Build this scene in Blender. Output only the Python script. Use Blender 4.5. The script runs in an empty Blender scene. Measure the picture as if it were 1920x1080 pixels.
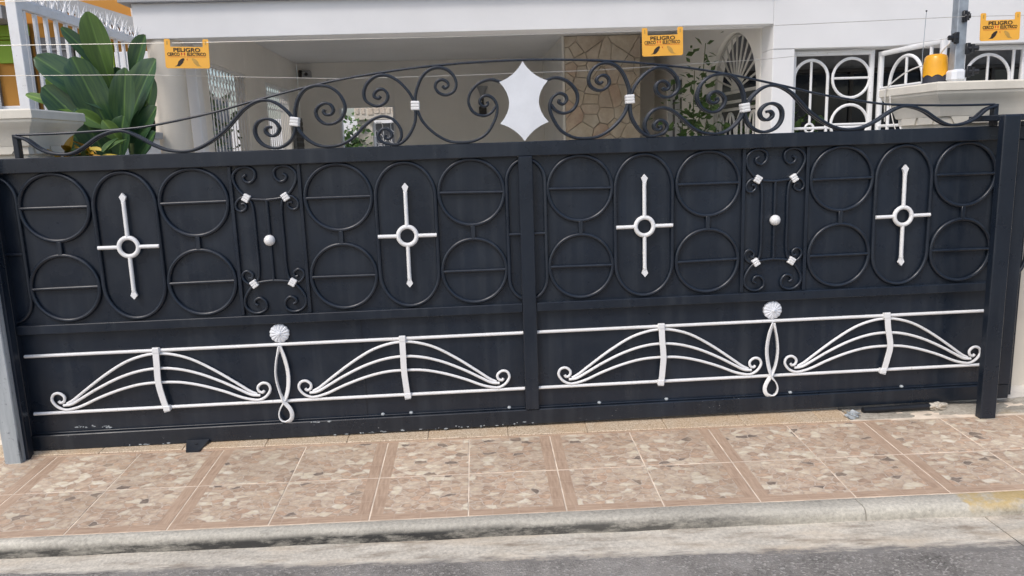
import bpy, bmesh, math, random
from mathutils import Vector, Matrix
R = math.radians
rnd = random.Random(7)
sc = bpy.context.scene
C = sc.collection

# ------------------------------------------------------------------ camera, sky, sun, exposure
YAW, PITCH, ROLL = 0.0600, 0.1835, -0.0334
EYE = Vector((-0.323, -3.921, 1.533))
fw = Vector((math.sin(YAW)*math.cos(PITCH), math.cos(YAW)*math.cos(PITCH), -math.sin(PITCH)))
rt = fw.cross(Vector((0, 0, 1))).normalized()
up = rt.cross(fw)
r2 = rt*math.cos(ROLL) + up*math.sin(ROLL)
u2 = -rt*math.sin(ROLL) + up*math.cos(ROLL)
cd = bpy.data.cameras.new('camera')
cam = bpy.data.objects.new('camera', cd)
C.objects.link(cam)
cam.matrix_world = Matrix(((r2.x, u2.x, -fw.x, EYE.x), (r2.y, u2.y, -fw.y, EYE.y), (r2.z, u2.z, -fw.z, EYE.z), (0, 0, 0, 1)))
cd.sensor_width = 36
cd.lens = 27.0
cd.clip_start = 0.05
cd.clip_end = 2000
sc.camera = cam

SUN_EL, SUN_AZ = R(52), R(222)          # azimuth clockwise from +Y: behind the camera, to its left
w = bpy.data.worlds.new('World')
sc.world = w
w.use_nodes = True
nt = w.node_tree
sky = nt.nodes.new('ShaderNodeTexSky')
sky.sky_type = 'NISHITA'
sky.sun_disc = False
sky.sun_elevation = SUN_EL
sky.sun_rotation = SUN_AZ
sky.air_density = 1.0
sky.dust_density = 3.4
sky.ozone_density = 0.7
nt.links.new(sky.outputs[0], nt.nodes['Background'].inputs[0])
nt.nodes['Background'].inputs[1].default_value = 0.15
sd = bpy.data.lights.new('sun', 'SUN')
sd.energy = 1.0
sd.angle = R(13)
sd.color = (1.0, 0.975, 0.95)
sun = bpy.data.objects.new('sun', sd)
C.objects.link(sun)
tosun = Vector((math.sin(SUN_AZ)*math.cos(SUN_EL), math.cos(SUN_AZ)*math.cos(SUN_EL), math.sin(SUN_EL)))
sun.rotation_euler = tosun.to_track_quat('Z', 'Y').to_euler()
sun.location = (0, -6, 12)
sc.view_settings.view_transform = 'Standard'
sc.view_settings.look = 'None'
sc.view_settings.gamma = 1.0
sc.view_settings.exposure = 0.33
sc.cycles.use_denoising = True
sc.cycles.max_bounces = 12
sc.cycles.diffuse_bounces = 8

# ------------------------------------------------------------------ material helpers
class N:
    """small node-graph helper"""
    def __init__(s, name, rough=0.6, spec=0.5, metallic=0.0):
        s.m = bpy.data.materials.new(name)
        s.m.use_nodes = True
        s.t = s.m.node_tree
        s.b = s.t.nodes['Principled BSDF']
        s.b.inputs['Roughness'].default_value = rough
        s.b.inputs['Specular IOR Level'].default_value = spec
        s.b.inputs['Metallic'].default_value = metallic
        s.co = s.n('ShaderNodeTexCoord')
    def n(s, kind, **kw):
        x = s.t.nodes.new(kind)
        for k, v in kw.items():
            setattr(x, k, v)
        return x
    def l(s, a, b):
        s.t.links.new(a, b)
    def mapped(s, scale=(1, 1, 1), rnd_off=False, space='Object'):
        mp = s.n('ShaderNodeMapping')
        mp.inputs['Scale'].default_value = scale
        src = s.co.outputs[space]
        if rnd_off:
            oi = s.n('ShaderNodeObjectInfo')
            mu = s.n('ShaderNodeMath', operation='MULTIPLY')
            mu.inputs[1].default_value = 37.0
            s.l(oi.outputs['Random'], mu.inputs[0])
            ad = s.n('ShaderNodeVectorMath', operation='ADD')
            s.l(src, ad.inputs[0])
            s.l(mu.outputs[0], ad.inputs[1])
            src = ad.outputs[0]
        s.l(src, mp.inputs['Vector'])
        return mp.outputs[0]
    def noise(s, scale, detail=4, rough=0.55, vec=None, dist=0.0):
        x = s.n('ShaderNodeTexNoise')
        x.inputs['Scale'].default_value = scale
        x.inputs['Detail'].default_value = detail
        x.inputs['Roughness'].default_value = rough
        x.inputs['Distortion'].default_value = dist
        s.l(vec if vec else s.co.outputs['Object'], x.inputs['Vector'])
        return x.outputs['Fac']
    def ramp(s, fac, stops, interp='LINEAR'):
        x = s.n('ShaderNodeValToRGB')
        x.color_ramp.interpolation = interp
        el = x.color_ramp.elements
        while len(el) < len(stops):
            el.new(0.5)
        for e, (p, c) in zip(el, stops):
            e.position = p
            e.color = (*c, 1) if len(c) == 3 else c
        s.l(fac, x.inputs['Fac'])
        return x.outputs['Color']
    def mix(s, fac, a, b, mode='MIX'):
        x = s.n('ShaderNodeMix', data_type='RGBA', blend_type=mode)
        for v, i in ((fac, 0), (a, 6), (b, 7)):
            if isinstance(v, (int, float)):
                x.inputs[i].default_value = v
            elif isinstance(v, tuple):
                x.inputs[i].default_value = (*v, 1)
            else:
                s.l(v, x.inputs[i])
        return x.outputs[2]
    def math(s, op, a, b=None, c=None):
        x = s.n('ShaderNodeMath', operation=op)
        for i, v in enumerate((a, b, c)):
            if v is None:
                continue
            if isinstance(v, (int, float)):
                x.inputs[i].default_value = v
            else:
                s.l(v, x.inputs[i])
        return x.outputs[0]
    def color(s, c):
        if isinstance(c, tuple):
            s.b.inputs['Base Color'].default_value = (*c, 1)
        else:
            s.l(c, s.b.inputs['Base Color'])
        return s
    def bump(s, h, strength=0.3, dist=0.002):
        x = s.n('ShaderNodeBump')
        x.inputs['Strength'].default_value = strength
        x.inputs['Distance'].default_value = dist
        s.l(h, x.inputs['Height'])
        s.l(x.outputs[0], s.b.inputs['Normal'])
        return s
    def rough(s, v):
        s.l(v, s.b.inputs['Roughness'])
        return s

def K(v, k):
    return tuple(min(1, a*k) for a in v)

def plain(name, c, rough=0.6, spec=0.5, var=0.12, scale=6.0, bump=0.0, metallic=0.0, bscale=None):
    g = N(name, rough, spec, metallic)
    f = g.noise(scale, 5)
    g.color(g.ramp(f, [(0.3, K(c, 1-var)), (0.7, K(c, 1+var))]))
    if bump:
        g.bump(g.noise(bscale or scale*8, 4), bump, 0.003)
    return g.m

def gate_paint(name, base, chips=0.0):
    g = N(name, 0.38, 0.5)
    dust = g.noise(2.2, 6, 0.6)
    fine = g.noise(45, 4, 0.6)
    col = g.ramp(dust, [(0.32, K(base, 0.82)), (0.55, base), (0.75, K(base, 1.35))])
    col = g.mix(g.ramp(fine, [(0.45, (0, 0, 0)), (0.75, (0.18, 0.18, 0.18))]), col, (0.030, 0.036, 0.046))
    st = g.noise(1.0, 5, 0.6, g.mapped((16, 16, 0.9)))
    col = g.mix(g.ramp(st, [(0.50, (0, 0, 0)), (0.76, (0.45,)*3)]), col, (0.042, 0.050, 0.060))
    if chips:
        big = g.noise(3.1, 2)
        sm = g.noise(85, 5, 0.7)
        m = g.math('MULTIPLY', g.ramp(big, [(0.52, (0, 0, 0)), (0.62, (1, 1, 1))]), g.ramp(sm, [(chips, (0, 0, 0)), (chips+0.02, (1, 1, 1))]))
        col = g.mix(m, col, (0.42, 0.43, 0.44))
    g.color(col)
    g.rough(g.ramp(g.noise(5, 5), [(0.3, (0.20,)*3), (0.7, (0.44,)*3)]))
    g.bump(g.mix(0.3, g.noise(9, 3), g.noise(70, 4)), 0.16, 0.005)
    return g.m

def white_paint(name, base=(0.78, 0.79, 0.80)):
    g = N(name, 0.4, 0.5)
    g.color(g.mix(g.ramp(g.noise(38, 5, 0.65), [(0.62, (0, 0, 0)), (0.76, (0.8,)*3)]), g.mix(g.ramp(g.noise(5, 4, 0.6), [(0.45, (0, 0, 0)), (0.75, (0.5,)*3)]), base, (0.62, 0.61, 0.57)), (0.36, 0.35, 0.33)))
    g.bump(g.noise(60, 4), 0.3, 0.003)
    return g.m

def pebble_mat():
    g = N('printed_pebble_ceramic', 0.42, 0.45)
    v = g.mapped((1, 1, 1), True)
    ns = g.n('ShaderNodeTexNoise'); ns.inputs['Scale'].default_value = 26; ns.inputs['Detail'].default_value = 3
    g.l(v, ns.inputs['Vector'])
    off = g.n('ShaderNodeVectorMath', operation='MULTIPLY_ADD')
    off.inputs[1].default_value = (0.036, 0.036, 0.036)
    g.l(ns.outputs['Color'], off.inputs[0]); g.l(v, off.inputs[2])
    sc_ = g.n('ShaderNodeMapping'); sc_.inputs['Scale'].default_value = (21, 31, 1)
    g.l(off.outputs[0], sc_.inputs['Vector'])
    vo = g.n('ShaderNodeTexVoronoi', voronoi_dimensions='2D'); vo.inputs['Scale'].default_value = 1; vo.inputs['Randomness'].default_value = 1
    ve = g.n('ShaderNodeTexVoronoi', voronoi_dimensions='2D', feature='DISTANCE_TO_EDGE'); ve.inputs['Scale'].default_value = 1; ve.inputs['Randomness'].default_value = 1
    g.l(sc_.outputs[0], vo.inputs['Vector']); g.l(sc_.outputs[0], ve.inputs['Vector'])
    sep = g.n('ShaderNodeSeparateColor'); g.l(vo.outputs['Color'], sep.inputs[0])
    peb = g.ramp(sep.outputs[0], [(0.0, (0.46, 0.335, 0.235)), (0.15, (0.53, 0.42, 0.31)), (0.32, (0.60, 0.505, 0.39)), (0.45, (0.43, 0.31, 0.22)), (0.58, (0.57, 0.47, 0.36)), (0.72, (0.53, 0.37, 0.25)), (0.84, (0.72, 0.65, 0.53)), (0.962, (0.20, 0.165, 0.14))], 'CONSTANT')
    grain = g.noise(38, 5, 0.65)
    peb = g.mix(0.55, peb, g.ramp(grain, [(0.3, (0.34, 0.27, 0.20)), (0.7, (0.68, 0.60, 0.50))]), 'OVERLAY')
    peb = g.mix(g.ramp(g.noise(6, 3), [(0.5, (0, 0, 0)), (0.7, (0.5,)*3)]), peb, (0.60, 0.42, 0.25))
    peb = g.mix(0.08, peb, (0.55, 0.45, 0.34))
    v2 = g.n('ShaderNodeTexVoronoi', voronoi_dimensions='2D'); v2.inputs['Scale'].default_value = 2.1
    g.l(sc_.outputs[0], v2.inputs['Vector'])
    s2 = g.n('ShaderNodeSeparateColor'); g.l(v2.outputs['Color'], s2.inputs[0])
    peb = g.mix(0.55, peb, g.ramp(s2.outputs[1], [(0.0, (0.36, 0.345, 0.33)), (1.0, (0.64, 0.645, 0.63))]), 'OVERLAY')
    peb = g.mix(0.55, peb, g.ramp(ve.outputs['Distance'], [(0.0, (0.42,)*3), (0.35, (0.58,)*3)]), 'OVERLAY')
    edge = g.ramp(ve.outputs['Distance'], [(0.02, (1, 1, 1)), (0.085, (0, 0, 0))])
    grout = g.ramp(g.noise(45, 4, 0.6), [(0.35, (0.46, 0.36, 0.265)), (0.65, (0.70, 0.60, 0.475))])
    col = g.mix(g.math('MULTIPLY', edge, 0.9), peb, grout)
    oi = g.n('ShaderNodeObjectInfo')
    hs = g.n('ShaderNodeHueSaturation')
    hs.inputs['Saturation'].default_value = 0.82
    g.l(g.math('MULTIPLY_ADD', oi.outputs['Random'], 0.14, 0.88), hs.inputs['Value'])
    g.l(col, hs.inputs['Color'])
    geo = g.n('ShaderNodeNewGeometry')
    wn_ = g.noise(1.7, 6, 0.65, geo.outputs['Position'])
    g.color(g.mix(g.ramp(wn_, [(0.48, (0, 0, 0)), (0.75, (0.42,)*3)]), hs.outputs[0], (0.27, 0.20, 0.145)))
    g.rough(g.ramp(g.noise(9, 4), [(0.3, (0.34,)*3), (0.75, (0.6,)*3)]))
    g.bump(ve.outputs['Distance'], 0.10, 0.002)
    return g.m

def band_mat(along):
    g = N('printed_plank_band_' + along, 0.45, 0.4)
    v = g.mapped((1, 1, 1), True)
    sx = g.n('ShaderNodeSeparateXYZ'); g.l(v, sx.inputs[0])
    st = g.n('ShaderNodeMapping'); st.inputs['Scale'].default_value = (90, 12, 1) if along == 'y' else (12, 90, 1)
    g.l(v, st.inputs['Vector'])
    grain = g.noise(1, 4, 0.6, st.outputs[0])
    col = g.ramp(grain, [(0.3, (0.345, 0.24, 0.17)), (0.7, (0.52, 0.385, 0.28))])
    ax = sx.outputs[1] if along == 'y' else sx.outputs[0]
    fr = g.math('FRACT', g.math('MULTIPLY', ax, 9.0))
    ln = g.ramp(fr, [(0.0, (1, 1, 1)), (0.045, (1, 1, 1)), (0.06, (0, 0, 0))], 'LINEAR')
    blk = g.n('ShaderNodeTexWhiteNoise', noise_dimensions='1D'); g.l(g.math('FLOOR', g.math('MULTIPLY', ax, 9.0)), blk.inputs['W'])
    col = g.mix(g.math('MULTIPLY', blk.outputs['Value'], 0.35), col, (0.54, 0.40, 0.29))
    g.color(g.mix(g.math('MULTIPLY', ln, 0.6), col, (0.5, 0.38, 0.29)))
    return g.m

def granite_mat():
    g = N('speckled_beige_granite', 0.5, 0.4)
    v = g.mapped((1, 1, 1), True)
    a = g.noise(150, 3, 0.7, v)
    b = g.noise(4, 3, 0.5, v)
    col = g.ramp(a, [(0.36, (0.30, 0.215, 0.14)), (0.46, (0.50, 0.395, 0.275)), (0.56, (0.60, 0.50, 0.37)), (0.66, (0.72, 0.64, 0.52))])
    g.color(g.mix(g.ramp(b, [(0.46, (0, 0, 0)), (0.72, (0.35,)*3)]), col, (0.55, 0.36, 0.19)))
    return g.m

def concrete_mat(name, base, stain=(0.06, 0.06, 0.058), amount=0.5, soot=False, warm=None, grit=False):
    g = N(name, 0.85, 0.25)
    v = g.mapped((1.0, 3.5, 3.5))
    a = g.noise(3.0, 7, 0.62, v)
    f = g.noise(70, 4, 0.65)
    col = g.ramp(a, [(0.30, K(base, 0.55)), (0.5, base), (0.72, K(base, 1.25))])
    col = g.mix(0.5, col, g.ramp(f, [(0.3, K(base, 0.5)), (0.7, K(base, 1.35))]))
    pit = g.noise(160, 3, 0.6)
    col = g.mix(g.ramp(pit, [(0.62, (0, 0, 0)), (0.72, (0.6,)*3)]), col, K(base, 0.35))
    if warm:
        col = g.mix(g.ramp(g.noise(2.0, 5, 0.6, v), [(0.52, (0, 0, 0)), (0.72, (0.6,)*3)]), col, warm)
    dirt = g.ramp(g.noise(4.5, 7, 0.68, v), [(0.60 - 0.12*amount, (0, 0, 0)), (0.80 - 0.12*amount, (0.75,)*3)])
    if soot:      # tyre soot rubbed along the outer face of the stones, thickest where cars cut the corner
        sx = g.n('ShaderNodeSeparateXYZ'); g.l(g.co.outputs['Object'], sx.inputs[0])
        reach = g.ramp(g.math('MULTIPLY_ADD', sx.outputs[0], 0.1667, 0.5), [(0.0, (0.9,)*3), (0.40, (1, 1, 1)), (0.60, (0.85,)*3), (0.70, (0.15,)*3)])
        low = g.ramp(g.math('MULTIPLY_ADD', sx.outputs[2], -1.0, 0.02), [(0.014, (0, 0, 0)), (0.028, (0.30,)*3), (0.046, (1, 1, 1))])
        rub = g.ramp(g.noise(6.0, 8, 0.75, v), [(0.30, (0.20,)*3), (0.54, (1, 1, 1))])
        dirt = g.math('MAXIMUM', g.math('MULTIPLY', dirt, 0.6), g.math('MULTIPLY', reach, g.math('MULTIPLY', low, rub)))
        yel = g.math('MULTIPLY', g.ramp(g.math('MULTIPLY_ADD', g.math('ADD', sx.outputs[0], g.math('MULTIPLY', g.noise(22, 4), 0.05)), 1.0, -1.27), [(0.495, (0, 0, 0)), (0.51, (1, 1, 1))]), g.ramp(g.noise(11, 6, 0.7), [(0.36, (0.08,)*3), (0.54, (0.62,)*3)]))
        yel = g.math('MULTIPLY', yel, g.ramp(g.math('MULTIPLY', sx.outputs[2], -1.0), [(0.02, (1, 1, 1)), (0.055, (0.15,)*3)]))
        col = g.mix(yel, col, (0.62, 0.41, 0.09))
    col = g.mix(dirt, col, stain)
    if grit:     # loose road grit washed up along the asphalt side of the slab
        at = g.n('ShaderNodeAttribute', attribute_name='grit')
        gm = g.math('MULTIPLY', g.ramp(g.math('MULTIPLY_ADD', g.math('ADD', g.noise(9, 6, 0.7, v), g.math('MULTIPLY', f, 0.5)), 1.0, g.math('MULTIPLY_ADD', at.outputs['Fac'], 1.5, -1.10)), [(0.40, (0, 0, 0)), (0.75, (1, 1, 1))]), 0.9)
        col = g.mix(gm, col, (0.15, 0.145, 0.14))
    g.color(col)
    g.bump(g.mix(0.5, a, f), 0.6, 0.008)
    return g.m

def asphalt_mat():
    g = N('worn_asphalt', 0.95, 0.08)
    vo = g.n('ShaderNodeTexVoronoi'); vo.inputs['Scale'].default_value = 120
    g.l(g.co.outputs['Object'], vo.inputs['Vector'])
    sep = g.n('ShaderNodeSeparateColor'); g.l(vo.outputs['Color'], sep.inputs[0])
    a = g.noise(3.2, 7, 0.68)
    f = g.noise(130, 5, 0.75)
    col = g.ramp(sep.outputs[0], [(0.0, (0.085, 0.080, 0.073)), (0.55, (0.18, 0.170, 0.156)), (0.85, (0.31, 0.293, 0.268)), (0.97, (0.62, 0.59, 0.54))])
    col = g.mix(0.5, col, g.ramp(f, [(0.3, (0.055, 0.052, 0.048)), (0.7, (0.33, 0.312, 0.285))]))
    g.color(g.mix(g.ramp(a, [(0.36, (0, 0, 0)), (0.62, (0.7,)*3)]), col, (0.37, 0.35, 0.32)))
    g.bump(g.mix(0.5, f, vo.outputs['Distance']), 0.9, 0.006)
    return g.m

def stone_mat():
    g = N('coral_flagstone', 0.8, 0.3)
    oi = g.n('ShaderNodeObjectInfo')
    base = g.ramp(oi.outputs['Random'], [(0.0, (0.56, 0.53, 0.49)), (0.3, (0.60, 0.57, 0.52)), (0.6, (0.57, 0.52, 0.47)), (0.85, (0.62, 0.58, 0.52)), (1.0, (0.57, 0.47, 0.40))])
    n = g.noise(5, 7, 0.7)
    g.color(g.mix(0.8, base, g.ramp(n, [(0.3, (0.32, 0.27, 0.23)), (0.7, (0.66, 0.61, 0.54))]), 'OVERLAY'))
    g.bump(g.noise(22, 5), 0.6, 0.01)
    return g.m

def leaf_mat(name, dark, light, rough=0.32):
    g = N(name, rough, 0.5)
    oi = g.n('ShaderNodeObjectInfo')
    base = g.ramp(oi.outputs['Random'], [(0.0, dark), (0.8, K(dark, 1.5)), (0.9, light)])
    st = g.n('ShaderNodeMapping'); st.inputs['Scale'].default_value = (6, 60, 1)
    g.l(g.co.outputs['Object'], st.inputs['Vector'])
    v = g.noise(1, 3, 0.5, st.outputs[0])
    sp_ = g.n('ShaderNodeSeparateXYZ'); g.l(g.co.outputs['Object'], sp_.inputs[0])
    rib = g.ramp(g.math('ABSOLUTE', sp_.outputs[1]), [(0.002, (0.35,)*3), (0.006, (0, 0, 0))])
    c_ = g.mix(0.5, base, g.ramp(v, [(0.3, K(dark, 0.7)), (0.7, K(light, 0.8))]))
    g.color(g.mix(rib if rough < 0.4 else 0.0, c_, K(light, 1.8)))
    g.bump(v, 0.2, 0.003)
    g.b.inputs['Transmission Weight'].default_value = 0.0
    g.b.inputs['Subsurface Weight'].default_value = 0.0
    return g.m

def weathered_mat():
    g = N('weathered_grey_primer', 0.6, 0.4)
    st = g.n('ShaderNodeMapping'); st.inputs['Scale'].default_value = (30, 30, 3)
    g.l(g.co.outputs['Object'], st.inputs['Vector'])
    a = g.noise(1, 6, 0.65, st.outputs[0])
    f = g.noise(60, 4, 0.6)
    col = g.ramp(a, [(0.28, (0.08, 0.095, 0.11)), (0.38, (0.30, 0.335, 0.355)), (0.62, (0.40, 0.435, 0.455)), (0.80, (0.54, 0.56, 0.57))])
    g.color(g.mix(g.ramp(f, [(0.62, (0, 0, 0)), (0.72, (0.6,)*3)]), col, (0.05, 0.055, 0.065)))
    return g.m

M = dict(
    gate=gate_paint('charcoal_gate_enamel', (0.0095, 0.0155, 0.0268)),
    gate_low=gate_paint('chipped_charcoal_gate_enamel', (0.0080, 0.0130, 0.0218), 0.66),
    white=white_paint('white_iron_enamel'),
    shaded_iron=white_paint('shaded_iron_enamel', (0.46, 0.45, 0.42)),  # white iron enamel with the fan grille's shade painted into its colour
    plate=plain('white_plate_enamel', (0.70, 0.73, 0.77), 0.45, 0.5, 0.06, 9, 0.1),
    pebble=pebble_mat(), band_y=band_mat('y'), band_x=band_mat('x'), granite=granite_mat(),
    grout=plain('pale_tile_grout', (0.72, 0.62, 0.50), 0.9, 0.2, 0.3, 8, 0.2),
    kerb=concrete_mat('kerb_concrete', (0.57, 0.54, 0.46), (0.040, 0.040, 0.039), 0.45, True),
    gutter=concrete_mat('gutter_concrete', (0.58, 0.54, 0.46), (0.21, 0.165, 0.12), 0.85, False, (0.56, 0.46, 0.335), True),
    rough_cement=concrete_mat('rough_cement', (0.40, 0.37, 0.31), (0.12, 0.09, 0.06), 0.6, False, (0.48, 0.33, 0.14)),
    asphalt=asphalt_mat(),
    earth=plain('bare_ground', (0.22, 0.20, 0.17), 0.95, 0.2, 0.25, 0.6, 0.3),
    driveway=plain('driveway_terrazzo', (0.74, 0.70, 0.63), 0.5, 0.4, 0.1, 12),
    stucco=plain('white_stucco', (0.74, 0.745, 0.75), 0.85, 0.25, 0.045, 1.4, 0.25, bscale=90),
    ceiling=plain('ceiling_plaster', (0.78, 0.79, 0.80), 0.9, 0.2, 0.04, 1.0, 0.15, bscale=60),
    interior=plain('putty_wall_paint', (0.80, 0.78, 0.735), 0.85, 0.25, 0.05, 1.2, 0.2, bscale=70),
    cream=plain('cream_wall_paint', (0.66, 0.61, 0.52), 0.8, 0.3, 0.06, 3.0, 0.25, bscale=80),
    capstone=plain('cast_stone', (0.70, 0.665, 0.58), 0.8, 0.3, 0.10, 5.0, 0.3, bscale=60),
    roofslab=plain('grey_roof_edge', (0.36, 0.37, 0.38), 0.9, 0.2, 0.12, 3.0, 0.2),
    stone=stone_mat(),
    mortar=plain('stone_mortar', (0.40, 0.35, 0.30), 0.9, 0.2, 0.2, 14, 0.3),
    glass=plain('dark_window_glass', (0.012, 0.018, 0.028), 0.08, 0.6, 0.2, 2),
    darkwood=plain('dark_frame', (0.035, 0.033, 0.032), 0.5, 0.4, 0.2, 8),
    sign=plain('orange_sign_plastic', (0.86, 0.44, 0.055), 0.4, 0.5, 0.05, 10),
    ink=plain('black_print', (0.03, 0.02, 0.015), 0.5, 0.4, 0.1, 30),
    redink=plain('red_print', (0.62, 0.06, 0.02), 0.5, 0.4, 0.1, 30),
    paleink=plain('faded_olive_print', (0.50, 0.30, 0.07), 0.5, 0.4, 0.1, 30),
    wire=plain('galvanised_wire', (0.62, 0.60, 0.55), 0.35, 0.5, 0.1, 40, 0, 0.6),
    pole=plain('galvanised_post', (0.34, 0.38, 0.42), 0.45, 0.5, 0.22, 18, 0.1, 0.35),
    insulator=plain('black_insulator_plastic', (0.012, 0.013, 0.016), 0.4, 0.5, 0.1, 20),
    beacon=plain('amber_beacon_lens', (0.80, 0.38, 0.01), 0.25, 0.6, 0.06, 10),
    beaconbase=plain('beacon_base_plastic', (0.03, 0.032, 0.045), 0.45, 0.5, 0.1, 10),
    cable=plain('white_cable_sheath', (0.66, 0.65, 0.62), 0.5, 0.4, 0.1, 30),
    rubber=plain('black_rubber', (0.010, 0.012, 0.016), 0.5, 0.4, 0.2, 20, 0.1),
    weathered=weathered_mat(),
    ochre=plain('ochre_house_paint', (0.52, 0.255, 0.055), 0.8, 0.3, 0.10, 1.5, 0.2),
    lime=plain('lime_shutter_paint', (0.27, 0.44, 0.045), 0.6, 0.4, 0.12, 3),
    tan=plain('tan_trim', (0.20, 0.155, 0.085), 0.8, 0.3, 0.1, 3),
    greywall=plain('grey_block_wall', (0.20, 0.205, 0.215), 0.9, 0.2, 0.25, 9, 0.3),
    bigleaf=leaf_mat('glossy_leaf', (0.017, 0.056, 0.032), (0.12, 0.21, 0.05)),
    limeleaf=leaf_mat('young_leaf', (0.10, 0.19, 0.045), (0.22, 0.33, 0.07)),
    croton=leaf_mat('yellow_croton_leaf', (0.42, 0.20, 0.01), (0.55, 0.42, 0.03), 0.45),
    vine=leaf_mat('shrub_leaf', (0.040, 0.095, 0.022), (0.16, 0.25, 0.05), 0.5),
    stem=plain('plant_stem', (0.10, 0.13, 0.05), 0.7, 0.3, 0.2, 20),
    soil=plain('planter_soil', (0.06, 0.045, 0.03), 0.95, 0.2, 0.2, 12, 0.4),
)

# ------------------------------------------------------------------ object helpers
WL = {}
def link(o, parent, wloc):
    C.objects.link(o)
    wloc = Vector(wloc)
    o.location = wloc - (WL[parent.name] if parent else Vector((0, 0, 0)))
    if parent:
        o.parent = parent
    WL[o.name] = wloc
    return o
def tag(o, label=None, cat=None, group=None, kind=None):
    for k, v in (('label', label), ('category', cat), ('group', group), ('kind', kind)):
        if v:
            o[k] = v
    return o
def thing(name, label, cat, loc=(0, 0, 0), group=None):
    return tag(link(bpy.data.objects.new(name, None), None, loc), label, cat, group)
def to_mesh(name, bm, mat, smooth=None):
    bmesh.ops.recalc_face_normals(bm, faces=bm.faces)
    me = bpy.data.meshes.new(name)
    bm.to_mesh(me)
    bm.free()
    for m in (mat if isinstance(mat, (list, tuple)) else [mat]):
        me.materials.append(m)
    if smooth is not None:
        me.shade_smooth()
        me.set_sharp_from_angle(angle=R(smooth))
    return me
def obj(name, bm, mat, parent=None, wloc=(0, 0, 0), smooth=35):
    return link(bpy.data.objects.new(name, to_mesh(name, bm, mat, smooth)), parent, wloc)
def inst(name, me, parent, wloc):
    return link(bpy.data.objects.new(name, me), parent, wloc)

def BM():
    return bmesh.new()
def box(bm, x0, x1, y0, y1, z0, z1, bev=0.0, seg=1):
    t = BM()
    bmesh.ops.create_cube(t, size=1)
    for v in t.verts:
        v.co = Vector((x0 + (v.co.x+.5)*(x1-x0), y0 + (v.co.y+.5)*(y1-y0), z0 + (v.co.z+.5)*(z1-z0)))
    if bev:
        bmesh.ops.bevel(t, geom=t.edges[:], offset=bev, segments=seg, affect='EDGES', profile=0.6)
    merge(bm, t)
    return bm
def merge(bm, t):
    me = bpy.data.meshes.new('tmp')
    t.to_mesh(me); t.free()
    bm.from_mesh(me)
    bpy.data.meshes.remove(me)
def catmull(P, n=5, closed=False):
    P = [Vector(p) for p in P]
    out = []
    m = len(P)
    rng = range(m) if closed else range(m-1)
    for i in rng:
        p0 = P[(i-1) % m] if closed or i > 0 else P[0]*2-P[1]
        p1, p2 = P[i], P[(i+1) % m]
        p3 = P[(i+2) % m] if closed or i+2 < m else P[-1]*2-P[-2]
        for k in range(n):
            t = k/n
            out.append(0.5*((2*p1) + (p2-p0)*t + (2*p0-5*p1+4*p2-p3)*t*t + (3*p1-p0-3*p2+p3)*t**3))
    if not closed:
        out.append(P[-1])
    return out
def sweep(bm, pts, prof, closed=False, ref=Vector((0, 1, 0)), taper=None, twist=None):
    """sweep a 2-D profile (a along the normal, b along ref) along 3-D points"""
    pts = [Vector(p) for p in pts]
    rings = []
    m = len(pts)
    for i, p in enumerate(pts):
        a = pts[(i-1) % m] if closed or i else pts[0]
        b = pts[(i+1) % m] if closed or i < m-1 else pts[-1]
        t = (b-a).normalized()
        n = ref.cross(t)
        if n.length < 1e-4:
            n = Vector((1, 0, 0)).cross(t)
        n.normalize()
        bb = t.cross(n).normalized()
        k = taper(i/(m-1)) if taper else 1
        if twist:
            ca, sa = math.cos(twist(p)), math.sin(twist(p))
            n, bb = n*ca + bb*sa, bb*ca - n*sa
        rings.append([bm.verts.new(p + n*u*k + bb*v*k) for u, v in prof])
    q = len(prof)
    for i in range(m if closed else m-1):
        A, B = rings[i], rings[(i+1) % m]
        for j in range(q):
            bm.faces.new((A[j], A[(j+1) % q], B[(j+1) % q], B[j]))
    if not closed:
        bm.faces.new(rings[0][::-1])
        bm.faces.new(rings[-1])
    return bm
def circ(r, n=8):
    return [(r*math.cos(2*math.pi*i/n), r*math.sin(2*math.pi*i/n)) for i in range(n)]
def rect(a, b, ch=0.25):
    c = min(a, b)*ch
    return [(a, b-c), (a-c, b), (-a+c, b), (-a, b-c), (-a, -b+c), (-a+c, -b), (a-c, -b), (a, -b+c)]
def tube(bm, pts, r, n=8, closed=False, **k):
    return sweep(bm, pts, circ(r, n), closed, **k)
def xz(L, y=0.0, mx=1, dx=0.0, dz=0.0):
    return [Vector((mx*x+dx, y, z+dz)) for x, z in L]
def lathe(bm, prof, cx=0, cy=0, n=24, cap=True):
    rings = []
    for r, z in prof:
        rings.append([bm.verts.new((cx+r*math.cos(2*math.pi*i/n), cy+r*math.sin(2*math.pi*i/n), z)) for i in range(n)])
    for A, B in zip(rings, rings[1:]):
        for j in range(n):
            bm.faces.new((A[j], A[(j+1) % n], B[(j+1) % n], B[j]))
    if cap:
        bm.faces.new(rings[0][::-1]); bm.faces.new(rings[-1])
    return bm
def prism(bm, poly, y0, y1):
    """polygon in XZ extruded along Y"""
    a = [bm.verts.new((x, y0, z)) for x, z in poly]
    b = [bm.verts.new((x, y1, z)) for x, z in poly]
    n = len(poly)
    bm.faces.new(a); bm.faces.new(b[::-1])
    for i in range(n):
        bm.faces.new((a[i], b[i], b[(i+1) % n], a[(i+1) % n]))
    return bm
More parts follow.
